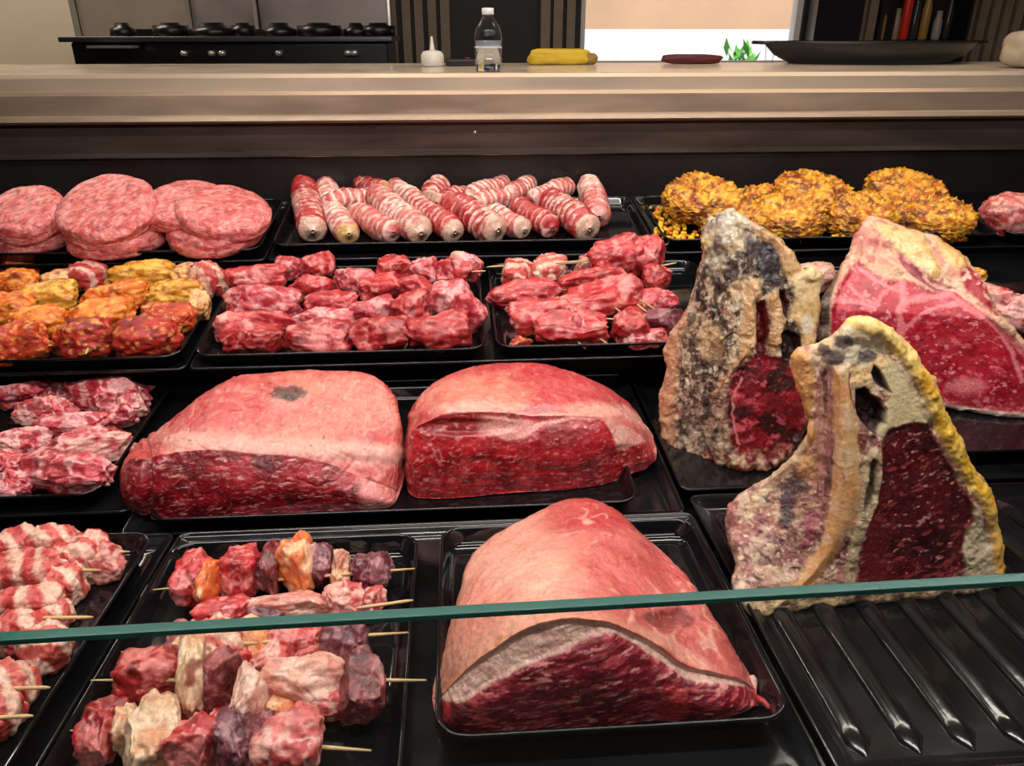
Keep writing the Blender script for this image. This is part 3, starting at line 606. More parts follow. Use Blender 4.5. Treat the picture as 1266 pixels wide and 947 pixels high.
patty(148, 286, 118, 0, 34, 0, 'lower burger patty in the middle of the front rim')
patty(266, 285, 110, 0, 36, 2, 'lower burger patty at the right end of the front rim')
G = 'golden crumbed patties'
for px, py, w_, th, up, lab in [(868, 256, 94, 38, .016, 'golden crumbed patty highest at the left of its tray'), (1004, 250, 94, 34, .022, 'golden crumbed patty on top in the middle back'), (1119, 246, 92, 30, .026, 'golden crumbed patty on top at the right back'),
    (905, 280, 86, 36, 0, 'golden crumbed patty behind the tip of the aged rib cut'), (975, 277, 92, 38, 0, 'golden crumbed patty at the front, right of the aged rib tip'), (945, 262, 70, 30, 0, 'golden crumbed patty in the gap at the back left'), (1062, 276, 84, 40, 0, 'golden crumbed patty at the front, left of the red cut'), (1108, 272, 80, 36, 0, 'golden crumbed patty right behind the top of the red cut'), (1158, 278, 88, 38, 0, 'golden crumbed patty at the right end of the front rim')]:
    patty(px, py-9, w_*.93, 0, th*.9, 6, lab, 'golden', 'golden_patty', G, up=up, n=30)
rs = np.random.RandomState(3)
U8, Q8 = cubesphere(3); Vs = []; Qs = []; Cs = []
for k in range(150):
    if k < 90: px, py = 790+rs.rand()*60, 262+rs.rand()*34; py = max(py, 252+(px-790)*.1)
    else: px, py = 850+rs.rand()*330, 286+rs.rand()*8
    if k < 12: px, py = rs.choice([797, 815])+rs.randn()*3, 258+rs.randn()*2
    if px < 795+(py-255)*1.1: px += 20
    c = at(px, py, 1, -.0125); r = .003+.0035*rs.rand(); Vs.append(U8/np.linalg.norm(U8, axis=1)[:, None]*r*(1+.4*rs.randn(len(U8), 1)*.5)+c); Qs.append(Q8+k*len(U8)); Cs.append(np.tile(K(244, 190, 40) if rs.rand() < .75 else K(206, 120, 20), (len(U8), 1)))
tag(obj('crumbs', np.concatenate(Vs), M['crumb'], quads=np.concatenate(Qs), col=np.concatenate(Cs)), 'loose golden crumbs scattered on the golden patty tray', 'crumbs', None, 'stuff')
s = sd(); c, r = place(1262, 266, 84, 56, 1)
tag(obj('meat_cut', mat=M['raw'], **blob(c, frame(-20, 1), r, 'pork', s, 26, 2.6, .12, .03, 1)), 'rosy piece of meat alone at the right end of the back row', 'meat')

# ------------------------------------------------------------------ row 1: bacon rolls
RL = [((376, 232), (386, 282), 32, 'r', 'bacon roll nearest the left rim of its tray'), ((403, 228), (408, 250), 26, 'w', 'bacon roll peeping out at the back left'),
      ((408, 258), (430, 288), 29, 'w', 'short pale roll with a yellowish end, second in the front rank'), ((405, 252), (464, 243), 28, 'w', 'roll lying crosswise behind the pale front ones'),
      ((440, 263), (484, 288), 29, 'w', 'pale roll with a yellow end, third in the front rank'), ((440, 226), (474, 236), 24, 'r', 'roll with a yellow tip in the back rank at left'),
      ((466, 244), (518, 286), 34, 'w', 'long pale roll pointing to the front, fourth in the front rank'), ((488, 232), (514, 248), 24, 'w', 'roll with a round white end, back rank left of centre'),
      ((514, 254), (560, 284), 30, 'r', 'roll with a torn orange tip, fifth in the front rank'), ((544, 228), (532, 246), 28, 'r', 'red and white roll standing highest in the back rank'),
      ((542, 250), (574, 240), 25, 'r', 'short roll lying crosswise in the second rank'), ((556, 252), (612, 283), 36, 'r', 'broad red roll with a white end, centre of the front rank'),
      ((580, 242), (622, 228), 24, 'w', 'pale roll slanting up to the back, centre right'), ((588, 252), (640, 240), 25, 'w', 'pale roll lying crosswise in the second rank, centre right'),
      ((608, 264), (646, 284), 27, 'w', 'small pale roll right of the broad red one'), ((632, 240), (654, 228), 24, 'w', 'roll with a white tip in the back rank right of centre'),
      ((640, 256), (680, 280), 28, 'r', 'dark red roll with a white end, second from the right in front'), ((660, 246), (702, 230), 25, 'w', 'roll with a yellowish tip slanting to the back right'),
      ((680, 248), (726, 280), 34, 'r', 'big red roll with frayed end at the right of the front rank'), ((728, 228), (740, 266), 29, 'w', 'roll standing apart at the right end of the heap')]
for k, (a, b, wd, hue, lab) in enumerate(RL):
    s = sd(); rs = np.random.RandomState(s)
    m = mpp(at(*a, 1)); r = wd*m/2; lift = .012 if k in (3, 9, 10, 12, 13, 15, 17) else 0
    A = at(*a, 1, -.019+r+lift); B = at(*b, 1, -.019+r)
    d = B-A; Ln = np.linalg.norm(d); A = A-d/Ln*r*.35; B = B+d/Ln*r*.35; Ln = np.linalg.norm(B-A); d = (B-A)/Ln
    X = np.cross(d, [0, 0, 1.]); X /= np.linalg.norm(X); Z = np.cross(X, d)
    ns, na = 64, 40; sv = np.linspace(0, 1, ns); th = np.linspace(0, 2*np.pi, na, endpoint=False)
    S, TH = np.meshgrid(sv, th, indexing='ij'); x = S*Ln
    ph = x/.0165+TH/(2*np.pi)*(1 if s % 2 else -1)+s*.37; fr = ph % 1.
    endp = np.minimum(1, np.minimum(S, 1-S)*Ln/(r*.35)); prof = np.sqrt(np.clip(1-(1-endp)**2, 0.02, 1))*(1-.12*(1-np.minimum(1, np.minimum(S, 1-S)*Ln/(r*1.6)))**1.5)
    D3 = np.stack([x, np.cos(TH)*r, np.sin(TH)*r], -1); 
    rr = r*prof*(.86+.22*fr**.6+.07*fbm(D3+s, 60, 3, s))
    V = A+d*x[..., None]+X*(rr*np.cos(TH))[..., None]+Z*(rr*np.sin(TH))[..., None]+Z*(.1*r*np.sin(S*9+s))[..., None]
    red = K(178, 44, 48) if hue == 'r' else K(200, 92, 88); wht = K(236, 196, 184) if hue == 'r' else K(238, 208, 196)
    g_ = sst(.30, .62, (ph*.5*1.0+.25*fbm(D3+s, 90, 3, s+2)) % 1.); bb = sst(.0, .2, np.abs(((ph*.93+.3*fbm(D3+s, 70, 3, s+4)) % 1.)-.5)-(.27 if hue == 'r' else .17))
    col = mix(red, wht, bb); col = mix(col, K(150, 30, 34) if hue == 'r' else K(206, 110, 104), sst(.2, .6, fbm(D3+s, 60, 3, s+8))*.6)
    tip = K(222, 186, 110) if k in (2, 4, 5, 17) else K(226, 196, 172)
    col = mix(col, tip, (sst(1-.42*r/Ln, 1-.30*r/Ln, S+.03*fbm(D3, 120, 2, s)) if k % 3 != 1 else sst(.5*r/Ln, .3*r/Ln, S))*.75)
    V = V.reshape(-1, 3); fl = pz(1, V[:, 1], -.0193); V[:, 2] = np.maximum(V[:, 2], fl)
    tag(obj('bacon_roll', V, M['raw'], quads=gridq(ns, na, True), ngons=[list(range(na)), list(range((ns-1)*na, ns*na))[::-1]], col=col.reshape(-1, 3)), lab, 'bacon roll', 'bacon rolls in the back row')
# ------------------------------------------------------------------ large roasts (lofted slices)
def crom(P, n, closed=False):
    """Catmull-Rom through rows of P (k, ...) -> n samples (uniform)"""
    P = np.asarray(P, float); k = len(P); t = np.linspace(0, k-1, n); i = np.minimum(t.astype(int), k-2); f = (t-i).reshape((-1,)+(1,)*(P.ndim-1))
    g = lambda j: P[np.clip(j, 0, k-1)]
    p0, p1, p2, p3 = g(i-1), g(i), g(i+1), g(i+2)
    return .5*((2*p1)+(-p0+p2)*f+(2*p0-5*p1+4*p2-p3)*f*f+(-p0+3*p1-3*p2+p3)*f**3)
def normals(V, T):
    """area weighted vertex normals for quads"""
    a, b, c, d = (V[T[:, k]] for k in range(4)); fn = np.cross(c-a, d-b); N = np.zeros_like(V)
    for k in range(4): np.add.at(N, T[:, k], fn)
    return N/np.maximum(np.linalg.norm(N, axis=1), 1e-12)[:, None]
def roast(label, row, slices, dC, dD, paint, relief, nu=300, nf=90, nt=170, seedv=1, bulge=.012, fl=-.0192, cdrop=.03):
    """slices: left to right, px of floor line, crease (top of the cut face) and skyline"""
    S = np.array(slices, float); k = len(S)
    u = np.linspace(0, 1, k)
    A = at(S[:, 0], S[:, 1], row, fl)
    dc = dC*np.sin(np.pi*np.clip(u*1.0, .04, .96))**.6
    B = atY(S[:, 2], S[:, 3], A[:, 1]+.014); YC = np.minimum(A[:, 1]+.014+dc, .3*A[:, 1]+.7*at(S[:, 4], S[:, 5], row, fl)[:, 1]); Cc = atY(S[:, 4], S[:, 5], YC)
    mid = atY((S[:, 2]+S[:, 4])/2, (S[:, 3]+S[:, 5])/2-0, B[:, 1]+.42*(Cc[:, 1]-B[:, 1]))
    A2 = A*.45+B*.55; A2[:, 1] -= bulge
    E = Cc+np.stack([0*dc, dc*.25+.01, -cdrop*np.ones(k)], -1)
    D = E.copy(); D[:, 1] += .02; inw = (1-2*u)*.42*(Cc[:, 2]-pz(row, D[:, 1], fl)); D[:, 0] += inw; E[:, 0] += inw*.25; D[:, 2] = pz(row, D[:, 1], fl)
    E[:, 2] = np.maximum(E[:, 2], D[:, 2]+.01)
    face = np.stack([A, A2, B], 1); top = np.stack([B, mid, Cc, E, D], 1)
    face = crom(face, nu); top = crom(top, nu)
    Fc = crom(np.swapaxes(face, 0, 1), nf); Tp = crom(np.swapaxes(top, 0, 1), nt)        # (v, u, 3)
    G = np.concatenate([Fc, Tp[1:]], 0)
    bot = np.linspace(0, 1, 8)[1:-1, None, None]; G = np.concatenate([G, Tp[-1:]*(1-bot)+Fc[:1]*bot], 0)
    nv = G.shape[0]
    # end caps: shrink the end loops to a point
    cap = []
    for e, sg in ((0, -1), (nu-1, 1)):
        c = G[:, e].mean(0)
        cap.append([G[:, e]*(1-q)+c*q+np.array([sg*.005*math.sin(q*1.57), 0, 0]) for q in (np.linspace(0, 1, 14)[1:] if sg > 0 else np.linspace(0, 1, 14)[1:][::-1])])
    G = np.concatenate([np.stack(cap[0], 1), G, np.stack(cap[1], 1)], 1); nu2 = G.shape[1]
    V = G.reshape(-1, 3); quads = np.stack([q_ for q_ in gridq(nv+0, nu2)], 0)
    j = np.arange(nu2-1); wrapq = np.stack([(nv-1)*nu2+j, (nv-1)*nu2+j+1, j+1, j], -1); quads = np.concatenate([quads, wrapq])
    N = normals(V, quads)
    vv = np.repeat(np.arange(nv), nu2)
    isface = vv < nf-.5
    px, py = proj(V)
    V = V+N*relief(V, px, py, isface, vv/(nf-1.))[:, None]
    f_ = pz(row, V[:, 1], fl); V[:, 2] = np.maximum(V[:, 2], f_)
    N = normals(V, quads)
    col = paint(V, px, py, isface, vv/(nf-1.))
    t = thing('beef_roast', label, 'roast', (V[:, 0].mean(), V[:, 1].mean(), V[:, 2].min()))
    qv = quads//nu2; isf = (qv.max(1) < nf) & (qv.min(1) < nf-1)
    for nm, msk, mt in (('cut_face', isf, 'lean'), ('outer_side', ~isf, 'fat')):
        qs = quads[msk]; used, inv = np.unique(qs, return_inverse=True)
        obj(nm, V[used], M[mt], t, quads=inv.reshape(-1, 4), col=col[used], nrm=N[used])
    return t
TT = np.array([.80, .62, .62])
def near(px, py, x, y, rx, ry): return sst(1.25, .55, np.sqrt(((px-x)/rx)**2+((py-y)/ry)**2))
def grain(V, sc, s, lo=.2, hi=.6): return sst(lo, hi, fbm(V, sc, 4, s))
def lean(V, s, base, light, fat, st=(60, 60, 190), amount=.3, dark=None):
    c = mix(base, light, .45+1.1*fbm(V, [40, 40, 90], 4, s))
    c = mix(c, dark if dark is not None else np.array(base)*.35, sst(.05, .6, fbm(V, [30, 30, 60], 3, s+5))*.75)
    Wp = V+.004*np.stack([fbm(V, 60, 2, s+31), fbm(V, 60, 2, s+32), fbm(V, 60, 2, s+33)], -1)
    k = sst(.28, .6, fbm(Wp, np.array(st)*1.6, 3, s+11)+amount-.3)*.75
    return mix(c, fat, k)
def roastA_p(V, px, py, fc, v):
    s = 11; f = lambda sc, k=0, o=4: fbm(V, sc, o, s+k)
    L = lean(V, s, K(124, 6, 22), K(172, 24, 42), K(226, 120, 118), (75, 75, 210), .22)
    L = mix(L, K(214, 108, 104), vein(V, [50, 40, 60], s+4, .03, .012)*.5); L = mix(L, K(236, 176, 170), sst(.5, .68, fbm(V, [90, 100, 380], 3, s+41))*.7)
    T = mix(K(198, 56, 66), K(222, 118, 114), .5+.9*f(18)); T = mix(T, K(232, 150, 136), sst(.0, .5, f([90, 40, 90], 40))*.5); T = mix(T, K(160, 36, 46), vein(V, [60, 40, 60], 77, .05, .01)*.5); 
    T = mix(T, K(232, 164, 138), near(px+14*f(30, 3), py+10*f(30, 4), 395, 505, 120, 50)*(.35+.6*f(25, 8)))
    T = mix(T, K(196, 30, 46), near(px, py+8*f(40, 5), 285, 505, 55, 22)*.6)
    T = mix(T, K(216, 44, 52), sst(.1, .5, f(60, 6))*.35)
    T = mix(T, K(244, 196, 168), vein(V, [40, 50, 40], s+9, .06, .012)*.55)
    rim = sst(20, 4, np.abs(py-553-(px-330)*.06+5*f(40, 7)))*sst(175, 240, px)
    T = mix(T, K(248, 206, 188), rim*.75)
    T = mix(T, K(240, 190, 172), sst(.0, .35, f(70, 12))*.35*rim)
    T = mix(T, K(46, 34, 36), sst(.05, .25, near(px, py, 357, 486, 26, 10)*.8+.5*f(120, 13)-.25)*.85)
    T = mix(T, K(50, 36, 38), near(px, py, 358, 493, 10, 5)*.9)
    T = mix(T, K(206, 26, 40), sst(190, 160, px)*.7)
    L = mix(L, K(226, 140, 134), sst(436, 450, px+6*f(60, 15)+(py-600)*-.1)*.75)
    return np.where(fc[:, None], L*1.0, T*TT)
def roastA_r(V, px, py, fc, v):
    f = lambda sc, k=0, o=4: fbm(V, sc, o, 60+k)
    d = (.0035*f(12)+.0012*f(45, 2)+.0009*f(140, 4)-.0012*vein(V, [30, 25, 40], 66, .08, .012))*np.where(fc, .55, 1)
    d = np.where(fc, d+.0004*f([90, 60, 220], 9), d)
    d += -.010*near(px, py, 183, 600, 5, 60)+.004*near(px, py, 165, 600, 14, 40)
    return d+.0025*sst(12, 2, np.abs(py-553-(px-330)*.06))*(~fc)
SA = [(156, 605, 153, 598, 154, 590), (165, 630, 160, 575, 170, 553), (195, 643, 190, 566, 216, 520), (235, 642, 221, 559, 248, 490), (275, 640, 257, 557, 284, 469),
      (320, 636, 310, 562, 335, 464), (370, 634, 360, 566, 385, 462), (415, 632, 405, 574, 435, 463), (450, 630, 440, 588, 468, 473), (475, 628, 468, 598, 490, 494), (486, 624, 484, 604, 497, 528), (489, 618, 490, 608, 497, 572)]
roast('wide red roast on the left, small black spots on its pale top', 3, SA, .15, .2, roastA_p, roastA_r, 330, 90, 130)
def roastB_p(V, px, py, fc, v):
    s = 23; f = lambda sc, k=0, o=4: fbm(V, sc, o, s+k)
    L = lean(V, s, K(150, 6, 22), K(196, 26, 40), K(232, 110, 108), (60, 60, 180), .12)
    wx_ = px+5*f(40, 1); wy_ = py+4*f(40, 2)
    L = mix(L, K(134, 8, 22), near(wx_, wy_, 575, 526, 62, 14)*.8)
    L = mix(L, K(150, 12, 26), near(wx_, wy_, 700, 543, 60, 28)*.55)
    L = mix(L, K(130, 8, 22), near(wx_, wy_, 780, 565, 22, 16)*.6)
    band = np.interp(px, [500, 595, 625, 650, 668, 700, 745, 762, 775, 800, 812], [520, 538, 543, 540, 524, 519, 518, 545, 556, 545, 560])
    top_ = np.interp(px, [500, 560, 620, 660, 700, 770, 812], [516, 511, 513, 520, 514, 516, 540])
    inb = sst(-2, 3, wy_-top_)*sst(3, -2, wy_-band)*sst(585, 612, px)
    L = mix(L, K(234, 164, 152), inb*.9)
    L = mix(L, K(232, 176, 160), near(wx_, wy_, 768, 540, 10, 16)*.9)
    L = mix(L, K(236, 150, 150), sst(.46, .62, fbm(V, [130, 100, 300], 3, s+41))*.7); L = mix(L, K(220, 80, 84), grain(V, [80, 80, 30], s+6, .1, .5)*.4*sst(545, 575, py))
    L = mix(L, K(238, 150, 140), vein(V, [55, 40, 70], s+9, .035, .012)*.6*sst(700, 560, px))
    T = mix(K(200, 60, 70), K(222, 118, 112), .5+.9*f(20)); T = mix(T, K(232, 150, 138), sst(.0, .5, f([90, 40, 90], 40))*.45); T = mix(T, K(160, 36, 46), vein(V, [60, 40, 60], 78, .05, .01)*.5); T = mix(T, K(238, 178, 146), near(px, py+8*f(30, 3), 590, 490, 75, 26)*.6)
    T = mix(T, K(208, 62, 74), near(px, py, 720, 490, 70, 34)*.55)
    T = mix(T, K(250, 208, 190), sst(15, 2, np.abs(py-top_+6+4*f(40, 8)))*.9*sst(520, 560, px))
    T = mix(T, K(244, 190, 170), vein(V, [50, 50, 50], s+14, .05, .012)*.4)
    T = mix(T, K(186, 120, 136), near(px, py, 668, 506, 28, 5)*.8)
    T = mix(T, K(206, 40, 52), sst(.2, .6, f(70, 16))*.4)
    return np.where(fc[:, None], L*1.0, T*TT)
def roastB_r(V, px, py, fc, v):
    f = lambda sc, k=0, o=4: fbm(V, sc, o, 90+k)
    d = (.0035*f(14)+.0014*f(50, 2)+.0008*f(150, 4))*np.where(fc, .55, 1)
    d = np.where(fc, d+.0007*f([60, 60, 160], 9)-.006*near(px, py, 575, 528, 60, 10)-.004*near(px, py, 775, 562, 22, 12)+.004*near(px, py, 700, 550, 60, 30), d)
    return d+.003*sst(8, 1, np.abs(py-np.interp(px, [500, 560, 620, 660, 700, 770, 812], [514, 509, 511, 518, 512, 514, 540])))*(~fc)
SB = [(501, 590, 499, 565, 500, 545), (507, 612, 506, 536, 511, 502), (530, 617, 535, 518, 542, 471), (570, 616, 575, 511, 586, 455), (620, 611, 620, 511, 632, 451), (670, 608, 665, 515, 680, 455), (715, 604, 710, 515, 722, 467), (750, 598, 748, 518, 757, 485),
      (780, 587, 780, 530, 784, 509), (798, 580, 799, 546, 800, 532), (808, 570, 808, 560, 809, 550)]
roast('rounded bright red roast on the right of the wide middle tray', 3, SB, .15, .2, roastB_p, roastB_r, 310, 90, 120)
def roastC_p(V, px, py, fc, v):
    s = 37; f = lambda sc, k=0, o=4: fbm(V, sc, o, s+k)
    wx_ = px+4*f(40, 1); wy_ = py+4*f(40, 2)
    L = mix(K(96, 8, 28), K(140, 22, 44), .5+.9*f(35))
    a_ = (V[:, 0]*.97+V[:, 2]*.25); b_ = (-V[:, 0]*.25+V[:, 2]*.97)+.010*np.sin((V[:, 0]-.1)*14)
    Wq = np.stack([a_, V[:, 1]*.3, b_], -1)
    mb = sst(.06, .36, fbm(Wq, [75, 60, 300], 3, s+3)+.12*f(25, 5))
    L = mix(L, K(206, 84, 92), mb*.85); L = mix(L, K(236, 150, 148), sst(.34, .6, fbm(Wq, [110, 60, 420], 3, s+4))*.9)
    L = mix(L, K(66, 4, 18), sst(.2, .6, f(28, 7))*.6)
    L = mix(L, K(204, 52, 56), near(wx_, wy_, 832, 870, 22, 26)*.7); L = mix(L, K(190, 40, 44), sst(565, 545, px)*.8)
    inner = np.interp(px, [540, 573, 600, 634, 691, 747, 760, 785, 808, 850, 930], [866, 866, 850, 832, 806, 783, 784, 796, 811, 838, 848])
    wf = sst(3, -2, wy_-inner); F_ = mix(K(240, 196, 180), K(218, 166, 154), .5+f([30, 30, 120], 9)); F_ = mix(F_, K(176, 110, 110), vein(V, [30, 60, 60], s+13, .05, .01)*.4)
    L = mix(L, F_, wf)
    T = mix(K(232, 160, 138), K(244, 196, 172), .5+.8*f(22))
    rw = sst(-40, 60, px-705+(700-py)*.35+26*f(16, 3))                 # redder toward the right
    T = mix(T, mix(K(196, 66, 74), K(222, 110, 108), .5+f(30, 4)), rw*.85)
    T = mix(T, K(244, 206, 180), near(px, py+10*f(20, 6), 650, 705, 62, 30)*.6)
    T = mix(T, K(190, 46, 52), sst(665, 640, py+6*f(40, 6))*sst(650, 690, px)*.7)
    vv_ = vein(V, [44, 44, 44], s+9, .12, .010)*sst(-.1, .2, f(18, 10)); T = mix(T, K(246, 190, 170), vv_*.9*rw)
    T = mix(T, K(130, 34, 40), sst(.1, .5, near(wx_, wy_, 835, 765, 40, 16)+.6*f([120, 60, 60], 12)-.5)*.8)
    T = mix(T, K(240, 190, 164), near(wx_, wy_-(px-830)*.5, 830, 800, 60, 9)*.7)
    T = mix(T, K(236, 176, 148), sst(600, 560, px)*.4)
    cr = np.interp(px, [540, 577, 615, 672, 710, 755, 804, 850, 930], [863, 825, 794, 772, 766, 775, 794, 830, 845])
    T = mix(T, K(242, 180, 138), sst(14, 1, np.abs(py-cr))*.6*sst(830, 760, px))
    return np.where(fc[:, None], L*1.0, T*TT)
def roastC_r(V, px, py, fc, v):
    f = lambda sc, k=0, o=4: fbm(V, sc, o, 120+k)
    d = (.003*f(13)+.0011*f(50, 2)+.0006*f(150, 4))*np.where(fc, .6, 1)
    inner = np.interp(px, [540, 573, 600, 634, 691, 747, 760, 785, 808, 850, 930], [866, 866, 850, 832, 806, 783, 784, 796, 811, 838, 848])
    d = np.where(fc, d-.004*sst(8, -8, py-inner)*sst(540, 600, px)+.0008*f([90, 60, 260], 9), d-.004*near(px, py, 840, 765, 40, 12)-.0015*near(px, py, 620, 735, 12, 14))
    return d
SC = [(541, 880, 541, 868, 541, 860), (556, 901, 558, 848, 550, 812), (590, 911, 588, 818, 565, 748), (630, 912, 628, 790, 588, 697), (672, 910, 668, 773, 640, 665), (715, 906, 710, 766, 688, 645), (757, 901, 752, 774, 728, 637), (800, 892, 798, 792, 768, 646),
      (845, 893, 845, 822, 815, 682), (885, 892, 884, 832, 857, 722), (915, 883, 918, 840, 892, 776), (932, 868, 931, 850, 920, 825)]
roast('marbled dark roast with a thick pale fat edge, alone on the front tray', 4, SC, .19, .2, roastC_p, roastC_r, 360, 120, 190, cdrop=.02)
s = sd(); c0 = at(930, 862, 4, -.012)
tag(obj('meat_shred', mat=M['raw'], **{k: v for k, v in tube([c0, c0+[.008, -.004, -.001], c0+[.013, -.010, -.004], c0+[.017, -.016, -.006]], [.004, .003, .002, .001], 8).items()}, col=np.tile(K(190, 50, 56), (32, 1))), 'thin torn shred of meat at the right front corner of the marbled roast', 'meat')
# ------------------------------------------------------------------ big bone-in cuts
def psdf(poly, px, py):
    """signed distance in pixels, negative inside"""
    P = np.array(poly, float); d = np.full(len(px), 1e18); ins = np.zeros(len(px), bool)
    for i in range(len(P)):
        a, b = P[i], P[(i+1) % len(P)]; e = b-a; wx_, wy_ = px-a[0], py-a[1]
        t = np.clip((wx_*e[0]+wy_*e[1])/(e@e+1e-9), 0, 1); d = np.minimum(d, (wx_-e[0]*t)**2+(wy_-e[1]*t)**2)
        c = ((a[1] > py) != (b[1] > py)) & (px < (b[0]-a[0])*(py-a[1])/(b[1]-a[1]+1e-12)+a[0]); ins ^= c
    d = np.sqrt(d); return np.where(ins, -d, d)
def pline(pts, px, py):
    P = np.array(pts, float); d = np.full(len(px), 1e18)
    for a, b in zip(P[:-1], P[1:]):
        e = b-a; t = np.clip(((px-a[0])*e[0]+(py-a[1])*e[1])/(e@e), 0, 1); d = np.minimum(d, np.hypot(px-a[0]-e[0]*t, py-a[1]-e[1]*t))
    return d
def slab(name, label, row, outline, centre, base, leank, depthf, paint, relief, region, thick, nN=620, nR=170, fl=-.0305, shrink=.10, hi_n=None, names=None):
    O = np.array(outline, float); O = np.concatenate([O, O[:1]])
    seg = np.linalg.norm(np.diff(O, axis=0), axis=1); cum = np.concatenate([[0], np.cumsum(seg)]); t = np.linspace(0, cum[-1], nN, endpoint=False)
    ox, oy = np.interp(t, cum, O[:, 0]), np.interp(t, cum, O[:, 1])
    k = 5; ker = np.ones(k)/k
    ox = np.convolve(np.concatenate([ox[-k:], ox, ox[:k]]), ker, 'same')[k:-k]; oy = np.convolve(np.concatenate([oy[-k:], oy, oy[:k]]), ker, 'same')[k:-k]
    rr = np.linspace(1, 0, nR+1)[:-1]
    PX = centre[0]+(ox-centre[0])[None]*rr[:, None]; PY = centre[1]+(oy-centre[1])[None]*rr[:, None]
    def Ydepth(px, py):
        yb = np.interp(px, [b[0] for b in base], [b[1] for b in base]); Yf = at(px, yb, row, fl)[..., 1]
        m = Yf/900; return Yf+np.maximum(yb-py, 0)*m*leank+depthf(px, py, yb-py)
    Y0 = Ydepth(PX, PY)
    # rounded edge
    ed = np.minimum(1, (1-rr)/.06); Y0 = Y0+.010*(1-np.sqrt(np.clip(1-(1-ed)**2, 0, 1)))[:, None]
    FV = atY(PX.ravel(), PY.ravel(), Y0.ravel()).reshape(nR, nN, 3)
    # body going back
    nb = 26; sb = np.linspace(0, 1, nb+1)[1:]; body = []
    yend = Y0[0]
    for q in sb:
        sx = 1-shrink*q**1.2; bx = centre[0]+(ox-centre[0])*sx; by = centre[1]+(oy-centre[1])*sx+4*q
        body.append(atY(bx, by, yend+thick*q))
    caps = []
    for q in np.linspace(1, 0, 12)[1:-1]: caps.append(body[-1]*q+body[-1].mean(0)*(1-q)+np.array([0, .01*(1-q), 0]))
    G = np.concatenate([np.stack(caps[::-1]), np.stack(body[::-1]), FV], 0); nv = len(G); off = len(caps)+nb
    V = G.reshape(-1, 3); quads = gridq(nv, nN, True)[:, ::-1]
    N = normals(V, quads)
    px = np.concatenate([np.tile(ox, off), PX.ravel()]); py = np.concatenate([np.tile(oy, off), PY.ravel()])
    vi = np.arange(len(V))//nN; front = vi >= off
    sgn = 1 if ((N[front]*(-FWD)).sum(1) > 0).mean() > .5 else -1
    if sgn < 0: quads = quads[:, ::-1]; N = -N
    V = V+N*relief(V, px, py, front)[:, None]
    f_ = pz(row, V[:, 1], fl); f_ = np.where(V[:, 1] > (.808 if row == 4 else 1.115), pz(row-1, V[:, 1], -.016), f_); V[:, 2] = np.maximum(V[:, 2], f_)
    N = normals(V, quads)
    col = paint(V, px, py, front)
    rg = region(px, py, front)
    tng = [list(np.arange(nN)+(nv-1)*nN)]
    t = thing(name, label, 'meat', (V[front][:, 0].mean(), V[front][:, 1].min()+.03, V[:, 2].min()))
    qr = rg[quads[:, 0]]
    for i, (nm, mt) in enumerate(names):
        qs = quads[qr == i]
        if not len(qs): continue
        used, inv = np.unique(qs, return_inverse=True)
        extra = {}
        if i == int(rg[(nv-1)*nN]):      # closing fan of the centre
            pos = {u_: k_ for k_, u_ in enumerate(used)}; ring = [pos[j] for j in tng[0] if j in pos]
            if len(ring) == nN: extra = dict(ngons=[ring if sgn > 0 else ring[::-1]])
        obj(nm, V[used], M[mt], t, quads=inv.reshape(-1, 4), col=col[used], nrm=N[used], **extra)
    return t
def lay(c, color, d, soft=2.5, k=1.): return mix(c, color, sst(soft, -soft, d)*k)

# ---- front aged cut with yellow rim
O2 = [(978, 447), (983, 435), (998, 427), (1012, 424), (1030, 415), (1040, 406), (1055, 396), (1072, 397), (1090, 403), (1107, 414), (1122, 428), (1136, 444), (1147, 464), (1158, 488), (1166, 510), (1178, 535), (1190, 556), (1200, 575), (1212, 590), (1222, 612), (1230, 640), (1236, 672), (1238, 700), (1232, 718), (1218, 733), (1190, 738), (1150, 743), (1100, 746), (1062, 748), (1010, 754), (965, 763), (928, 766), (918, 752), (906, 734), (903, 716), (910, 700), (900, 672), (896, 645), (899, 622), (912, 612), (936, 598), (958, 582), (975, 568), (990, 550), (1000, 532), (1001, 512), (992, 490), (984, 468)]
B2 = [(890, 768), (930, 766), (1010, 754), (1100, 747), (1150, 743), (1235, 732)]
EYE2 = [(1092, 548), (1103, 530), (1122, 524), (1147, 524), (1158, 548), (1172, 572), (1188, 596), (1202, 622), (1206, 640), (1196, 655), (1190, 680), (1196, 702), (1176, 714), (1150, 722), (1100, 730), (1060, 732), (1063, 700), (1070, 660), (1082, 622), (1088, 585)]
RIM2 = [(1040, 400), (1055, 390), (1094, 398), (1126, 425), (1152, 464), (1172, 512), (1204, 572), (1226, 608), (1242, 670), (1244, 720), (1224, 726), (1229, 700), (1226, 668), (1216, 632), (1197, 600), (1172, 562), (1152, 520), (1137, 484), (1118, 450), (1090, 418), (1060, 408)]
CRE2 = [(1098, 440), (1122, 462), (1142, 506), (1150, 524), (1122, 524), (1102, 531), (1094, 545), (1086, 540), (1094, 515), (1098, 490), (1090, 465)]
HOL2 = [(1058, 482), (1070, 479), (1080, 488), (1091, 494), (1098, 507), (1096, 524), (1084, 540), (1071, 530), (1060, 514)]
DRK2 = [(1080, 450), (1090, 460), (1102, 486), (1092, 482), (1082, 474), (1077, 462)]
RDG2 = [(1030, 455), (1048, 452), (1056, 500), (1062, 560), (1064, 605), (1056, 645), (1036, 685), (1010, 715), (984, 740), (958, 752), (985, 712), (1012, 678), (1024, 640), (1028, 600), (1032, 540)]
KNB2 = [(978, 440), (990, 432), (1006, 440), (1008, 470), (1004, 505), (1010, 540), (1000, 552), (1001, 515), (990, 488), (980, 465)]
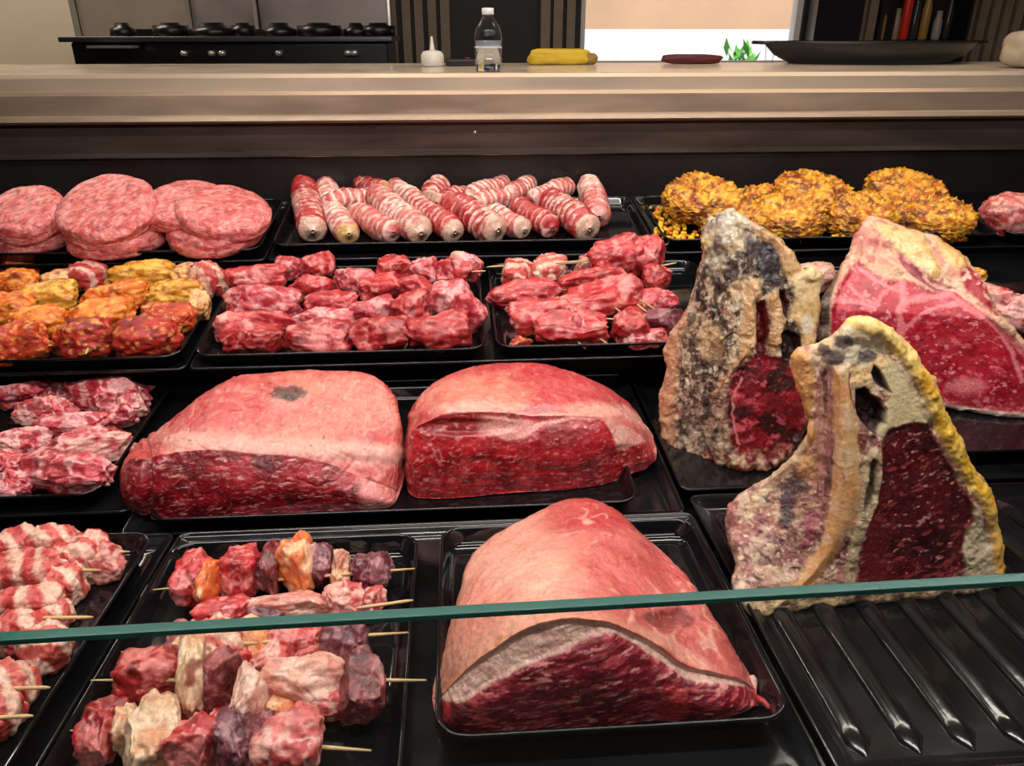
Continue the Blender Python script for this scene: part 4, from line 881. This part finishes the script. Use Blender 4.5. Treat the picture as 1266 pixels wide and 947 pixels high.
OVL2 = [(1075, 556), (1084, 553), (1090, 568), (1089, 600), (1082, 628), (1070, 652), (1062, 690), (1056, 725), (1042, 728), (1050, 680), (1058, 640), (1064, 600), (1068, 570)]
OVI2 = [(1076, 566), (1082, 568), (1081, 596), (1076, 618), (1067, 636), (1066, 620), (1072, 590)]
DPK2 = [(962, 598), (985, 580), (1000, 570), (1003, 600), (985, 622), (975, 655), (962, 640), (955, 615)]
STR2 = [(1008, 470), (1024, 452), (1034, 480), (1034, 560), (1028, 610), (1018, 640), (1006, 600), (1008, 545)]
def cut2_p(V, px0, py0, fr):
    f = lambda sc, k=0, o=4: fbm(V, sc, o, 41+k)
    px = px0+3*f(60, 1); py = py0+3*f(60, 2); D = lambda P: psdf(P, px, py)
    c = mix(K(206, 170, 140), K(178, 120, 112), .5+1.2*f(40, 3))
    c = mix(c, K(128, 62, 72), sst(.1, .5, f(50, 4))*.75); c = mix(c, K(60, 42, 50), sst(.25, .5, f(65, 6))*.8)
    c = mix(c, K(232, 206, 178), sst(.15, .5, f(45, 7))*.6)
    c = mix(c, K(90, 30, 44), sst(.15, .3, f(120, 93))*.6); c = mix(c, K(232, 210, 180), sst(.25, .4, f(170, 94))*.7)
    c = lay(c, K(52, 42, 50), D(DPK2)+10*f(90, 21), 5, .9)
    c = mix(c, K(172, 84, 102), near(px, py, 993, 640, 22, 34)*.8*sst(-.3, .2, f(70, 8)))
    c = mix(c, K(222, 170, 110), near(px, py, 1000, 575, 18, 22)*.7)
    c = lay(c, mix(K(214, 190, 150), K(180, 150, 110), .5+f(60, 9)), pline([(1002, 536), (985, 562), (966, 585), (938, 612), (925, 640)], px, py)-6, 3, .9)
    # vertical sinew bundle
    stripes = fbm(np.stack([px*.12+py*.012, py*.006, 0*px], -1), 1., 4, 71)*2.2; S_ = mix(K(190, 140, 120), K(150, 90, 92), .5+.5*stripes); S_ = mix(S_, K(60, 34, 40), sst(.2, .6, fbm(np.stack([px*.16, py*.01, 0*px], -1), 1., 3, 72))*.8)
    S_ = mix(S_, K(226, 190, 170), sst(.7, 1, stripes)*.6)
    c = mix(c, S_, sst(3, -3, D(STR2)))
    Rg = mix(K(222, 176, 120), K(206, 146, 88), .5+f(30, 13)); Rg = mix(Rg, K(230, 200, 160), sst(.2, .5, f(60, 14))*.6)
    c = mix(c, Rg, sst(3, -3, D(RDG2)))
    c = mix(c, mix(K(224, 176, 108), K(196, 134, 76), .5+f(40, 15)), sst(3, -3, D(KNB2)))
    Mo = mix(K(222, 206, 176), K(226, 186, 130), .5+1.3*f(35, 16))
    c = mix(c, Mo, sst(8, -8, psdf([(1005, 420), (1055, 396), (1105, 425), (1100, 450), (1080, 478), (1055, 478), (1035, 455), (1005, 442)], px, py)))
    for x, y, rx, ry in ((1043, 423, 14, 9), (1030, 442, 14, 11), (1074, 440, 13, 10), (1020, 432, 9, 6)):
        c = mix(c, K(70, 68, 76), sst(.2, .6, near(px, py, x, y, rx, ry)+.5*f(150, 17)-.1)*.85)
    c = mix(c, K(110, 20, 26), sst(2.2, .6, pline([(1052, 462), (1049, 475), (1052, 492), (1058, 505)], px, py))*.9)
    c = lay(c, mix(K(226, 208, 164), K(206, 184, 136), .5+f(30, 18)), D(CRE2), 2.5)
    c = lay(c, K(196, 180, 148), D([(1188, 650), (1206, 625), (1216, 650), (1228, 690), (1226, 730), (1205, 728), (1196, 705), (1176, 704), (1190, 684)]), 3)
    c = mix(c, K(150, 50, 50), near(px, py, 1215, 712, 8, 16)*.7*sst(-.2, .3, f(80, 30)))
    E_ = mix(K(52, 6, 14), K(88, 14, 24), .5+f(40, 19)); Wq = np.stack([V[:, 0]*.96+V[:, 2]*.2, V[:, 1], V[:, 2]*.96-V[:, 0]*.2], -1)
    E_ = mix(E_, K(160, 62, 66), sst(.30, .6, fbm(Wq, [110, 80, 240], 3, 60)+.10*sst(560, 700, py)-.08)*.8)
    E_ = mix(E_, K(210, 150, 140), sst(.5, .75, fbm(Wq, [150, 80, 330], 3, 61))*.8); E_ = mix(E_, K(124, 34, 38), sst(1120, 1075, px)*.5*sst(590, 620, py))
    c = mix(c, E_, sst(2, -2, D(EYE2)))
    c = mix(c, K(112, 24, 30), sst(3, 0, np.abs(D(EYE2)))*.5)
    c = lay(c, mix(K(26, 8, 10), K(70, 24, 26), .3+f(60, 22)), D(HOL2), 2.5); c = lay(c, K(34, 30, 34), D(DRK2), 2)
    c = mix(c, K(128, 50, 50), near(px, py, 1066, 545, 8, 16)*.8)
    c = lay(c, mix(K(190, 172, 138), K(168, 146, 110), .5+f(60, 23)), D(OVL2), 2); c = lay(c, mix(K(64, 52, 40), K(110, 94, 66), .4+f(150, 24)), D(OVI2), 2)
    Y_ = mix(K(228, 182, 50), K(212, 150, 28), .5+1.2*f(35, 25)); Y_ = mix(Y_, K(234, 204, 130), sst(480, 410, py0)*.7+.3*sst(.1, .4, f(60, 26)))
    inner = psdf(RIM2, px, py); c = mix(c, Y_, sst(2.5, -1.5, inner)); c = mix(c, K(222, 196, 140), sst(2.5, -1.5, inner)*sst(-9, -3, inner)*sst(1100, 1120, px0)*.3*fr)
    cr = sst(720, 742, py0+8*f(60, 27)); c = mix(c, mix(K(90, 60, 44), K(206, 176, 130), .5+1.6*f(110, 28)), cr*.9)
    c = np.where(fr[:, None], c, mix(mix(K(214, 166, 70), K(150, 116, 84), sst(1140, 1040, px0)), K(70, 50, 44), sst(.0, .5, f(60, 29))*.6))
    return c
def cut2_r(V, px, py, fr):
    f = lambda sc, k=0, o=4: fbm(V, sc, o, 141+k); D = lambda P: psdf(P, px, py); eye = sst(2, -6, D(EYE2)); cre = sst(2, -6, D(CRE2)); sm = np.maximum(eye, cre)
    d = (.0035*f(28)+.0022*f(75, 2)+.0010*f(170, 4))*(1-.8*np.maximum(sm, sst(4, -4, D(RDG2))))
    d += .006*sst(3, -14, D(RDG2))+.006*sst(2, -8, D(KNB2))-.016*sst(1, -8, D(HOL2))-.006*sst(1, -5, D(DRK2))+.004*sst(2, -4, D(OVL2))-.006*sst(1, -3, D(OVI2))
    d += .005*fbm(np.stack([px*.12+py*.012, py*.006, 0*px], -1), 1., 4, 71)*sst(2, -5, D(STR2))+.004*sst(3, -6, D(RIM2))*(1+.5*f(70, 9))+.003*near(px, py, 1060, 410, 30, 14)-.002*eye
    return d*np.where(fr, 1, .8)
def cut2_g(px, py, fr):
    r = np.zeros(len(px), int); r[psdf(RIM2, px, py) < 0] = 1; r[psdf(EYE2, px, py) < 0] = 2; r[(psdf(RDG2, px, py) < 0) | (psdf(OVL2, px, py) < 0)] = 3; r[~fr] = 0
    return r
slab('aged_beef_cut', 'upright aged beef cut with a yellow fat rim, standing on the ribbed plate', 4, O2, (1100, 640), B2, .22,
     lambda px, py, h: np.clip(1045-px, 0, 200)*.00055*np.clip(h/160, 0, 1), cut2_p, cut2_r, cut2_g, .10, 700, 190, names=[('aged_crust', 'aged'), ('fat_rim', 'fat'), ('lean_meat', 'lean'), ('bone', 'aged')])

# ---- rear aged cut, mouldy
O1 = [(869, 285), (876, 272), (890, 265), (905, 261), (916, 266), (926, 272), (942, 279), (958, 288), (973, 300), (984, 315), (992, 331), (1003, 334), (1012, 342), (1013, 352), (1012, 380), (1010, 410), (1006, 440), (1003, 480), (1000, 520), (990, 550), (978, 568), (960, 578), (938, 585), (915, 583), (880, 577), (850, 574), (830, 572), (822, 552), (818, 520), (818, 490), (826, 455), (822, 430), (834, 405), (850, 380), (862, 350), (866, 330), (870, 310), (866, 297)]
B1 = [(810, 574), (850, 575), (915, 584), (1000, 584)]
LEA1 = [(903, 463), (925, 445), (940, 436), (965, 440), (985, 436), (1000, 470), (1003, 500), (992, 540), (975, 566), (945, 574), (915, 566), (903, 545), (898, 515), (900, 485)]
FUR1 = [(925, 292), (940, 294), (956, 302), (963, 318), (965, 334), (960, 348), (948, 355), (940, 340), (932, 318), (922, 303)]
TAN1 = [(926, 273), (958, 286), (986, 314), (996, 334), (978, 345), (968, 338), (964, 318), (956, 300), (938, 292)]
PAL1 = [(976, 345), (1000, 330), (1016, 340), (1014, 390), (1006, 440), (994, 436), (988, 412), (978, 395), (982, 370)]
BN1 = [[(922, 348), (938, 345), (944, 362), (936, 372), (936, 420), (930, 440), (914, 446), (916, 410), (920, 380)], [(946, 368), (958, 356), (968, 372), (972, 400), (968, 425), (958, 438), (950, 425), (950, 392)]]
SL1 = [[(936, 374), (946, 372), (950, 400), (950, 436), (938, 446), (934, 430)], [(963, 357), (973, 360), (979, 380), (976, 396), (968, 390)], [(966, 414), (976, 409), (988, 414), (992, 440), (985, 455), (968, 450)]]
def cut1_p(V, px0, py0, fr):
    f = lambda sc, k=0, o=4: fbm(V, sc, o, 241+k)
    px = px0+3.5*f(60, 1); py = py0+4*f(60, 2); D = lambda P: psdf(P, px, py)
    Wv = V*np.array([1, 1, .45])
    c = mix(K(206, 178, 140), K(150, 120, 96), .5+1.3*fbm(Wv, 60, 4, 5)); c = mix(c, K(222, 204, 178), sst(.1, .5, fbm(Wv, 50, 3, 8))*.7)
    c = mix(c, K(44, 32, 34), sst(.05, .32, fbm(Wv, 55, 4, 12)+.16*near(px, py, 868, 370, 40, 90)+.1)*.9)
    c = mix(c, K(34, 24, 26), sst(.12, .26, fbm(Wv, 130, 4, 91)-.1+.2*near(px, py, 870, 380, 45, 80))*.8); c = mix(c, K(226, 210, 184), sst(.25, .4, fbm(V, 150, 3, 92))*.6)
    c = mix(c, K(210, 176, 130), near(px, py, 880, 425, 17, 26)*.8)
    c = mix(c, K(120, 84, 70), sst(440, 540, py)*.45); c = mix(c, K(150, 96, 84), sst(.1, .5, f(90, 4))*.5*sst(440, 500, py))
    c = mix(c, K(216, 190, 160), sst(.25, .5, f(150, 5))*.7*sst(420, 480, py)); c = mix(c, K(40, 22, 22), sst(.2, .45, f(80, 6))*.75*sst(400, 470, py))
    c = mix(c, K(206, 150, 112), sst(12, 2, px0-np.interp(py0, [400, 430, 455, 520, 575], [838, 826, 828, 822, 826])-4)*.8)
    c = mix(c, mix(K(226, 216, 196), K(206, 182, 140), .5+f(60, 7)), sst(6, -8, psdf([(868, 290), (905, 260), (926, 272), (922, 300), (905, 315), (885, 300), (872, 310)], px, py)))
    c = mix(c, K(222, 196, 140), near(px, py, 873, 300, 9, 8)); c = mix(c, K(60, 44, 44), near(px, py, 890, 300, 6, 14)*.7)
    c = mix(c, K(216, 204, 176), near(px, py, 884, 325, 18, 18)*.6*sst(-.4, .1, f(60, 9)))
    c = mix(c, mix(K(84, 76, 84), K(36, 32, 38), .5+1.8*f(140, 10)), sst(6, -4, D(FUR1)+8*f(100, 11))*.95)
    c = lay(c, mix(K(214, 176, 126), K(196, 150, 100), .5+f(50, 13)), D(TAN1), 3); c = lay(c, mix(K(230, 204, 156), K(214, 176, 116), .5+f(50, 14)), D(PAL1), 3)
    c = mix(c, K(238, 226, 206), near(px, py, 994, 402, 9, 14)*.7)
    Ln = mix(K(104, 8, 22), K(150, 20, 40), .5+f(45, 15)); Ln = mix(Ln, K(34, 4, 10), sst(.0, .4, f(38, 16)+.25*near(px, py, 965, 500, 28, 46)-.04)*.9)
    Ln = mix(Ln, K(214, 84, 100), sst(.3, .6, fbm(V, [90, 90, 130], 4, 17)+.1*sst(950, 915, px))*.8)
    c = mix(c, Ln, sst(4, -3, D(LEA1)))
    c = mix(c, K(218, 168, 130), sst(4, 1, pline([(940, 405), (925, 430), (908, 450), (895, 470), (880, 490)], px, py))*.85)
    c = mix(c, K(226, 140, 140), sst(2.5, .5, pline([(918, 468), (908, 485), (905, 510), (908, 535), (915, 552)], px, py))*.8)
    for b in BN1: c = lay(c, mix(K(222, 186, 140), K(196, 150, 100), .5+f(60, 18)), D(b), 2.5)
    for i, b in enumerate(SL1): c = lay(c, K(96, 12, 20) if i == 0 else (K(66, 18, 18) if i == 1 else K(34, 6, 10)), D(b), 2)
    cr = sst(548, 570, py0+10*f(60, 27)); c = mix(c, mix(K(126, 36, 32), K(226, 196, 156), .45+1.8*f(120, 28)), cr*.9)
    return np.where(fr[:, None], c, mix(K(190, 150, 104), K(60, 44, 40), sst(-.1, .4, f(60, 29))))
def cut1_r(V, px, py, fr):
    f = lambda sc, k=0, o=4: fbm(V, sc, o, 341+k); D = lambda P: psdf(P, px, py); le = sst(2, -8, D(LEA1)); pal = sst(2, -8, np.minimum(D(PAL1), D(TAN1)))
    d = (.0055*fbm(V*np.array([1, 1, .5]), 34, 4, 55)+.003*f(90, 2)+.0013*f(190, 4))*(1-.6*np.maximum(le, pal))
    for b in BN1: d += .010*sst(2, -7, D(b))
    for b in SL1: d -= .012*sst(1, -5, D(b))
    d += .004*sst(1, -6, D(PAL1))-.005*le+.004*near(px, py, 1003, 340, 10, 8)-.004*vein(V*np.array([1, 1, .4]), 50, 77, .2, .008)*(1-le)*(1-pal)
    return d
def cut1_g(px, py, fr):
    r = np.zeros(len(px), int); r[(psdf(TAN1, px, py) < 0) | (psdf(PAL1, px, py) < 0)] = 1; r[psdf(LEA1, px, py) < 0] = 2
    for b in BN1: r[psdf(b, px, py) < 0] = 3
    r[~fr] = 0; return r
slab('aged_beef_cut', 'tall aged beef cut crusted with grey and black mould', 3, O1, (925, 425), B1, .20,
     lambda px, py, h: np.clip(900-px, 0, 100)*.0007, cut1_p, cut1_r, cut1_g, .11, 620, 170, fl=-.0305, names=[('aged_crust', 'aged'), ('fat_rim', 'fat'), ('lean_meat', 'lean'), ('bone', 'aged')])

# ---- big red cut with T-shaped bone, at the right
O3 = [(1012, 425), (1012, 400), (1015, 372), (1028, 350), (1040, 330), (1050, 310), (1058, 290), (1068, 274), (1078, 268), (1095, 272), (1120, 281), (1140, 289), (1158, 293), (1176, 304), (1190, 318), (1200, 328), (1212, 345), (1222, 362), (1232, 384), (1248, 402), (1266, 422), (1290, 446), (1310, 470), (1322, 500), (1316, 516), (1290, 518), (1266, 517), (1235, 514), (1200, 511), (1160, 505), (1120, 497), (1060, 486), (1020, 470), (1010, 450)]
B3 = [(1000, 500), (1060, 505), (1160, 510), (1266, 519), (1330, 519)]
LE3 = [(1026, 440), (1028, 385), (1040, 350), (1052, 330), (1064, 322), (1080, 338), (1098, 348), (1120, 345), (1146, 356), (1176, 358), (1200, 372), (1230, 398), (1262, 430), (1296, 462), (1312, 500), (1300, 514), (1200, 504), (1150, 496), (1060, 482)]
FT3 = [(1080, 272), (1120, 281), (1142, 290), (1150, 304), (1158, 325), (1165, 340), (1150, 345), (1128, 330), (1108, 308), (1090, 296)]
FT3b = [(1156, 293), (1176, 304), (1192, 320), (1198, 334), (1184, 340), (1170, 326), (1160, 308)]
STP3 = [(1110, 306), (1120, 318), (1136, 334), (1158, 346), (1182, 356), (1162, 358), (1138, 348), (1118, 330)]
RED3 = [(1184, 336), (1200, 330), (1214, 348), (1230, 384), (1236, 396), (1216, 376), (1196, 358)]
def cut3_p(V, px0, py0, fr):
    f = lambda sc, k=0, o=4: fbm(V, sc, o, 441+k)
    px = px0+2.5*f(50, 1); py = py0+2.5*f(50, 2); D = lambda P: psdf(P, px, py)
    c = mix(K(214, 170, 138), K(196, 124, 112), .5+1.2*f(35, 3)); c = mix(c, K(168, 62, 66), sst(.1, .5, f(50, 4))*.7); c = mix(c, K(226, 200, 166), sst(.15, .4, f(70, 6))*.6)
    L = mix(K(150, 6, 30), K(196, 26, 52), .5+.8*f(28, 7)); Wq = V*np.array([1, 1, 1.7])
    L = mix(L, K(228, 96, 112), sst(.25, .6, fbm(Wq, 85, 4, 8)-.05)*.75); L = mix(L, K(110, 6, 24), sst(.3, .6, fbm(Wq, 60, 3, 9))*.5)
    L = mix(L, K(234, 140, 144), sst(.42, .62, fbm(Wq, 120, 3, 10))*.8)
    ln = lambda pts, w, k=.85, cc=K(234, 130, 136): mix(L, cc, sst(w, w*.3, pline(pts, px, py)+1.5*f(70, 12))*k)
    L = ln([(1115, 345), (1118, 370), (1112, 385), (1116, 402), (1108, 425), (1104, 445)], 6); L = ln([(1112, 420), (1124, 404), (1140, 388), (1162, 377), (1186, 374), (1212, 388), (1236, 412), (1254, 440), (1264, 470)], 4)
    L = ln([(1050, 352), (1068, 370), (1084, 378), (1092, 362), (1112, 350)], 4, .7); L = ln([(1036, 372), (1062, 372), (1080, 380)], 4, .8); L = ln([(1060, 330), (1092, 352), (1110, 358)], 3, .8)
    L = ln([(1120, 372), (1150, 366), (1176, 362)], 7, .8); L = ln([(1168, 360), (1200, 380), (1240, 412), (1280, 450)], 5, .8, K(226, 110, 120)); L = ln([(1044, 388), (1044, 420), (1048, 440)], 3, .6)
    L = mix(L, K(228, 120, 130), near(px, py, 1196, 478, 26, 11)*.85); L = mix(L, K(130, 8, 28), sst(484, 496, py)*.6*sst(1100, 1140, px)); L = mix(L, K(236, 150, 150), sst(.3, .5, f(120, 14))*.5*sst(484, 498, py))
    c = mix(c, L, sst(3, -2, D(LE3)))
    c = lay(c, mix(K(228, 192, 134), K(214, 168, 108), .5+1.2*f(45, 15)), D(FT3), 3); c = lay(c, mix(K(230, 184, 112), K(206, 150, 84), .5+f(40, 16)), D(FT3b), 3)
    c = lay(c, mix(K(120, 26, 46), K(170, 80, 92), .3+f(70, 17)), D(STP3), 2); c = lay(c, mix(K(160, 18, 36), K(232, 170, 160), sst(.2, .4, f(100, 18))), D(RED3), 3)
    c = mix(c, K(226, 196, 140), sst(3, .8, pline([(1198, 326), (1216, 346), (1232, 378), (1240, 400)], px, py))*.8)
    c = mix(c, K(236, 178, 160), sst(2.5, .5, pline([(1120, 318), (1150, 345), (1188, 362), (1215, 384)], px, py))*.8)
    c = mix(c, K(130, 30, 36), near(px, py, 1098, 302, 9, 5)*.7)
    dk = px0-np.interp(py0, [300, 330, 350, 375, 440, 490], [1052, 1042, 1034, 1026, 1026, 1030]); c = mix(c, mix(K(120, 96, 72), K(52, 38, 30), .5+1.6*f(80, 19)), sst(3, -3, dk)*sst(325, 350, py0)); c = mix(c, K(206, 160, 128), sst(3, 0, np.abs(dk-1))*.5*sst(325, 350, py0))
    wr = np.interp(px0, [1040, 1100, 1160, 1200, 1266, 1320], [480, 490, 499, 505, 511, 512]); c = mix(c, mix(K(226, 206, 198), K(196, 150, 146), .5+f(60, 20)), sst(-1, 2, py0-wr))
    return np.where(fr[:, None], c, mix(K(170, 130, 100), K(84, 60, 48), .5+f(50, 29)))
def cut3_r(V, px, py, fr):
    f = lambda sc, k=0, o=4: fbm(V, sc, o, 541+k); D = lambda P: psdf(P, px, py); le = sst(2, -6, D(LE3))
    return (.0045*f(26)+.0022*f(75, 2)+.0008*f(170, 4))*(1-.75*le)+.005*sst(2, -8, D(FT3))+.004*sst(2, -6, D(FT3b))-.005*sst(1, -4, D(STP3))-.002*le
def cut3_g(px, py, fr):
    r = np.zeros(len(px), int); r[(psdf(FT3, px, py) < 0) | (psdf(FT3b, px, py) < 0)] = 1; r[psdf(LE3, px, py) < 0] = 2; r[~fr] = 0; return r
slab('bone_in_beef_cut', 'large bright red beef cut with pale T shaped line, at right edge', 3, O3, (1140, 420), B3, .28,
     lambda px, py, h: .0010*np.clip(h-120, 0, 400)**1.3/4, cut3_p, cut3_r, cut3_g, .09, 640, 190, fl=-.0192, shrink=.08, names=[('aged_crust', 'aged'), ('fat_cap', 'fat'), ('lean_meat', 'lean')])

# ------------------------------------------------------------------ glass front and things on the worktop
gt = thing('glass_front', 'clear glass pane of the display case with a green polished top edge', 'glass', (.1, .40, -.6595))
gz = lambda x: -.3438+.0133*(x-.03)
gx0, gx1 = -.9, 1.0
def bxv(y0, y1, z0a, z0b, z1a, z1b): return np.array([(gx0, y0, z0a), (gx1, y0, z0b), (gx1, y1, z0b), (gx0, y1, z0a), (gx0, y0, z1a), (gx1, y0, z1b), (gx1, y1, z1b), (gx0, y1, z1a)])
bq = [[0, 3, 2, 1], [4, 5, 6, 7], [0, 1, 5, 4], [1, 2, 6, 5], [2, 3, 7, 6], [3, 0, 4, 7]]
za, zb = gz(gx0), gz(gx1)
obj('pane', bxv(.3965, .4005, -.645, -.645, za-.0046, zb-.0046), glass('case_glass', (.97, .99, .98)), gt, quads=bq, smooth=False)
edge, ent, eb = mat_new('green_glass_edge'); eb.inputs['Base Color'].default_value = (.02, .13, .10, 1); eb.inputs['Roughness'].default_value = .12; eb.inputs['Coat Weight'].default_value = .6
eb.inputs['Transmission Weight'].default_value = .25
o = obj('polished_edge', bxv(.3945, .4030, za-.0045, zb-.0045, za, zb), edge, gt, quads=bq, smooth=False)
mb_ = o.modifiers.new('bevel', 'BEVEL'); mb_.width = .0008; mb_.segments = 2
box('pane_holder', (gx0, gx1, .385, .412, -.6595, -.645), M['black'], gt)

WZ = -.0838
def onw(px, py): d = ray(px, py); return d*(WZ/d[2])
bc = onw(604, 91)
bt = thing('water_bottle', 'clear plastic water bottle standing on the worktop', 'bottle', (bc[0], bc[1], WZ))
m = mpp(bc); R = 16.5*m; H = 72*m
prb = [(.0, 0), (.8, 0), (1, .03), (1, .10), (.94, .12), (1, .15), (1, .24), (.94, .27), (1, .30), (1, .42), (.94, .45), (1, .48), (1, .58), (.92, .68), (.7, .78), (.42, .86), (.36, .90), (.36, .93)]
wbod = obj('body', parent=bt, mat=glass('clear_plastic', (.93, .95, .97)), **lathe([(max(a*R, .0005), b*H) for a, b in prb], (bc[0], bc[1], WZ+.0005), 40))
wm, wn, wb = mat_new('water'); wb.inputs['Base Color'].default_value = (.9, .95, 1, 1); wb.inputs['Roughness'].default_value = .02; wb.inputs['IOR'].default_value = 1.33; wb.inputs['Transmission Weight'].default_value = 1
obj('water', parent=wbod, mat=wm, **lathe([(.0005, .004), (.9*R, .004), (.93*R, .05*H), (.93*R, .52*H), (.0005, .52*H)], (bc[0], bc[1], WZ+.0005), 40))
obj('cap', parent=bt, mat=plain('white_plastic', (.8, .8, .82), .35), **lathe([(.40*R, .91*H), (.44*R, .92*H), (.44*R, 1.0*H), (.38*R, 1.01*H)], (bc[0], bc[1], WZ+.0005), 30))
obj('label', parent=bt, mat=plain('pale_label', (.55, .58, .66), .4), **lathe([(1.01*R, .40*H), (1.01*R, .42*H)], (bc[0], bc[1], WZ+.0005), 40))
sc_ = onw(535, 82); m = mpp(sc_)
st_ = thing('sauce_bottle', 'squat white dispenser bottle with a thin nozzle, left of the water bottle', 'dispenser', (sc_[0], sc_[1], WZ)); wp = plain('ivory_plastic', (.72, .70, .64), .4)
obj('body', parent=st_, mat=wp, **lathe([(12*m, 0), (14*m, 2*m), (14*m, 13*m), (11*m, 17*m), (6*m, 18*m)], (sc_[0], sc_[1], WZ), 24))
obj('nozzle', parent=st_, mat=wp, **lathe([(4*m, 18*m), (3*m, 20*m), (1.6*m, 30*m), (1*m, 34*m)], (sc_[0], sc_[1], WZ), 12))
tr_ = onw(565, 82); box('folded_cloth', (tr_[0]-.03, tr_[0]+.07, tr_[1], tr_[1]+.08, WZ, WZ+.018), M['black'], None, .004)
tag(bpy.data.objects['folded_cloth'], 'black folded cloth on the worktop between the dispenser and the water bottle', 'cloth')
def lump(name, px, py, wpx, hpx, dy, c, lab, cat, p=3., mat=None, rough=.6):
    P = onw(px, py); m = mpp(P); s = sd(); U, Q = cubesphere(14); L = U/(np.abs(U)**p).sum(1)[:, None]**(1/p); D = U/np.linalg.norm(U, axis=1)[:, None]
    V = P+L*np.array([wpx*m/2, dy, hpx*m/2])*(1+.12*fbm(D+s, 1.6, 3, s))[:, None]+[0, 0, hpx*m/2]; V[:, 2] = np.maximum(V[:, 2], WZ+.0003)
    return tag(obj(name, V, mat or plain(name+'_colour', c, rough, var=.12, vscale=30), quads=Q), lab, cat)
yb = lump('yellow_packet', 692, 80, 74, 18, .03, (.62, .42, .02), 'yellow packet lying on the worktop left of the bright window', 'packet', 5)
lump('packet_end', 728, 80, 22, 13, .02, (.28, .17, .03), 'brown pinched end of the yellow packet on the worktop', 'packet', 2.4)
lump('red_packet', 854, 79, 72, 11, .025, (.10, .012, .015), 'flat dark red packet on the worktop before the window', 'packet', 4)
lump('red_scrap', 578, 80, 10, 8, .01, (.5, .02, .03), 'small red wrapper on the black cloth beside the water bottle', 'wrapper', 3)
# large black pan
pc = onw(1100, 80); pc = pc*1.0; m = mpp(pc)
pn = thing('black_pan', 'wide shallow black pan on the worktop at upper right', 'pan', (pc[0], pc[1], WZ))
th = np.linspace(0, 2*np.pi, 64, endpoint=False); prp = [(.02, 0, .003), (.75, 0, .002), (.86, .25, 0), (1, 1, 0), (1.02, 1.0, 0), (1.01, .9, 0), (.9, .35, 0), (.76, .12, 0), (.02, .12, 0)]
A_ = 135*m; B_ = .20; Hh = 26*m
Vp = np.concatenate([np.stack([pc[0]+a*A_*np.cos(th), pc[1]+.14+a*B_*np.sin(th), WZ+.0005+b*Hh+0*th], -1) for a, b, _ in prp])
obj('bowl', Vp, plain('black_iron', (.012, .012, .014), .3), pn, quads=gridq(len(prp), 64, True), ngons=[list(range(64))[::-1], list(range(8*64, 9*64))])
for sg in (-1, 1):
    cx = pc[0]+sg*A_*1.0; pts = [(cx-sg*.004, pc[1]+.10, WZ+Hh*.92), (cx+sg*.03, pc[1]+.105, WZ+Hh*.95), (cx+sg*.04, pc[1]+.14, WZ+Hh*.95), (cx+sg*.03, pc[1]+.175, WZ+Hh*.95), (cx-sg*.004, pc[1]+.18, WZ+Hh*.92)]
    obj('handle', parent=pn, mat=M['black'], **tube(crom(pts, 16), .005, 10))
for px, py, h in ((966, 70, 24), (1000, 66, 22), (1013, 66, 24)):
    q = onw(px, 79.5)*1.0; m = mpp(q); q = q+[0, .10, 0]
    tag(obj('drinking_glass', mat=pane, **lathe([(5*m, 0), (7*m, h*m), (6.4*m, h*m), (4.6*m, 2*m)], (q[0], q[1], WZ+.0005), 20)), {966: 'leftmost small clear glass behind the black pan, before the window', 1000: 'small clear glass behind the black pan at its left half', 1013: 'small clear glass just right of another behind the black pan'}[px], 'glass', 'drinking glasses behind the pan')
lump('beige_bag', 1268, 84, 62, 44, .05, (.42, .35, .25), 'beige bag on the worktop at the right picture edge', 'bag', 3)
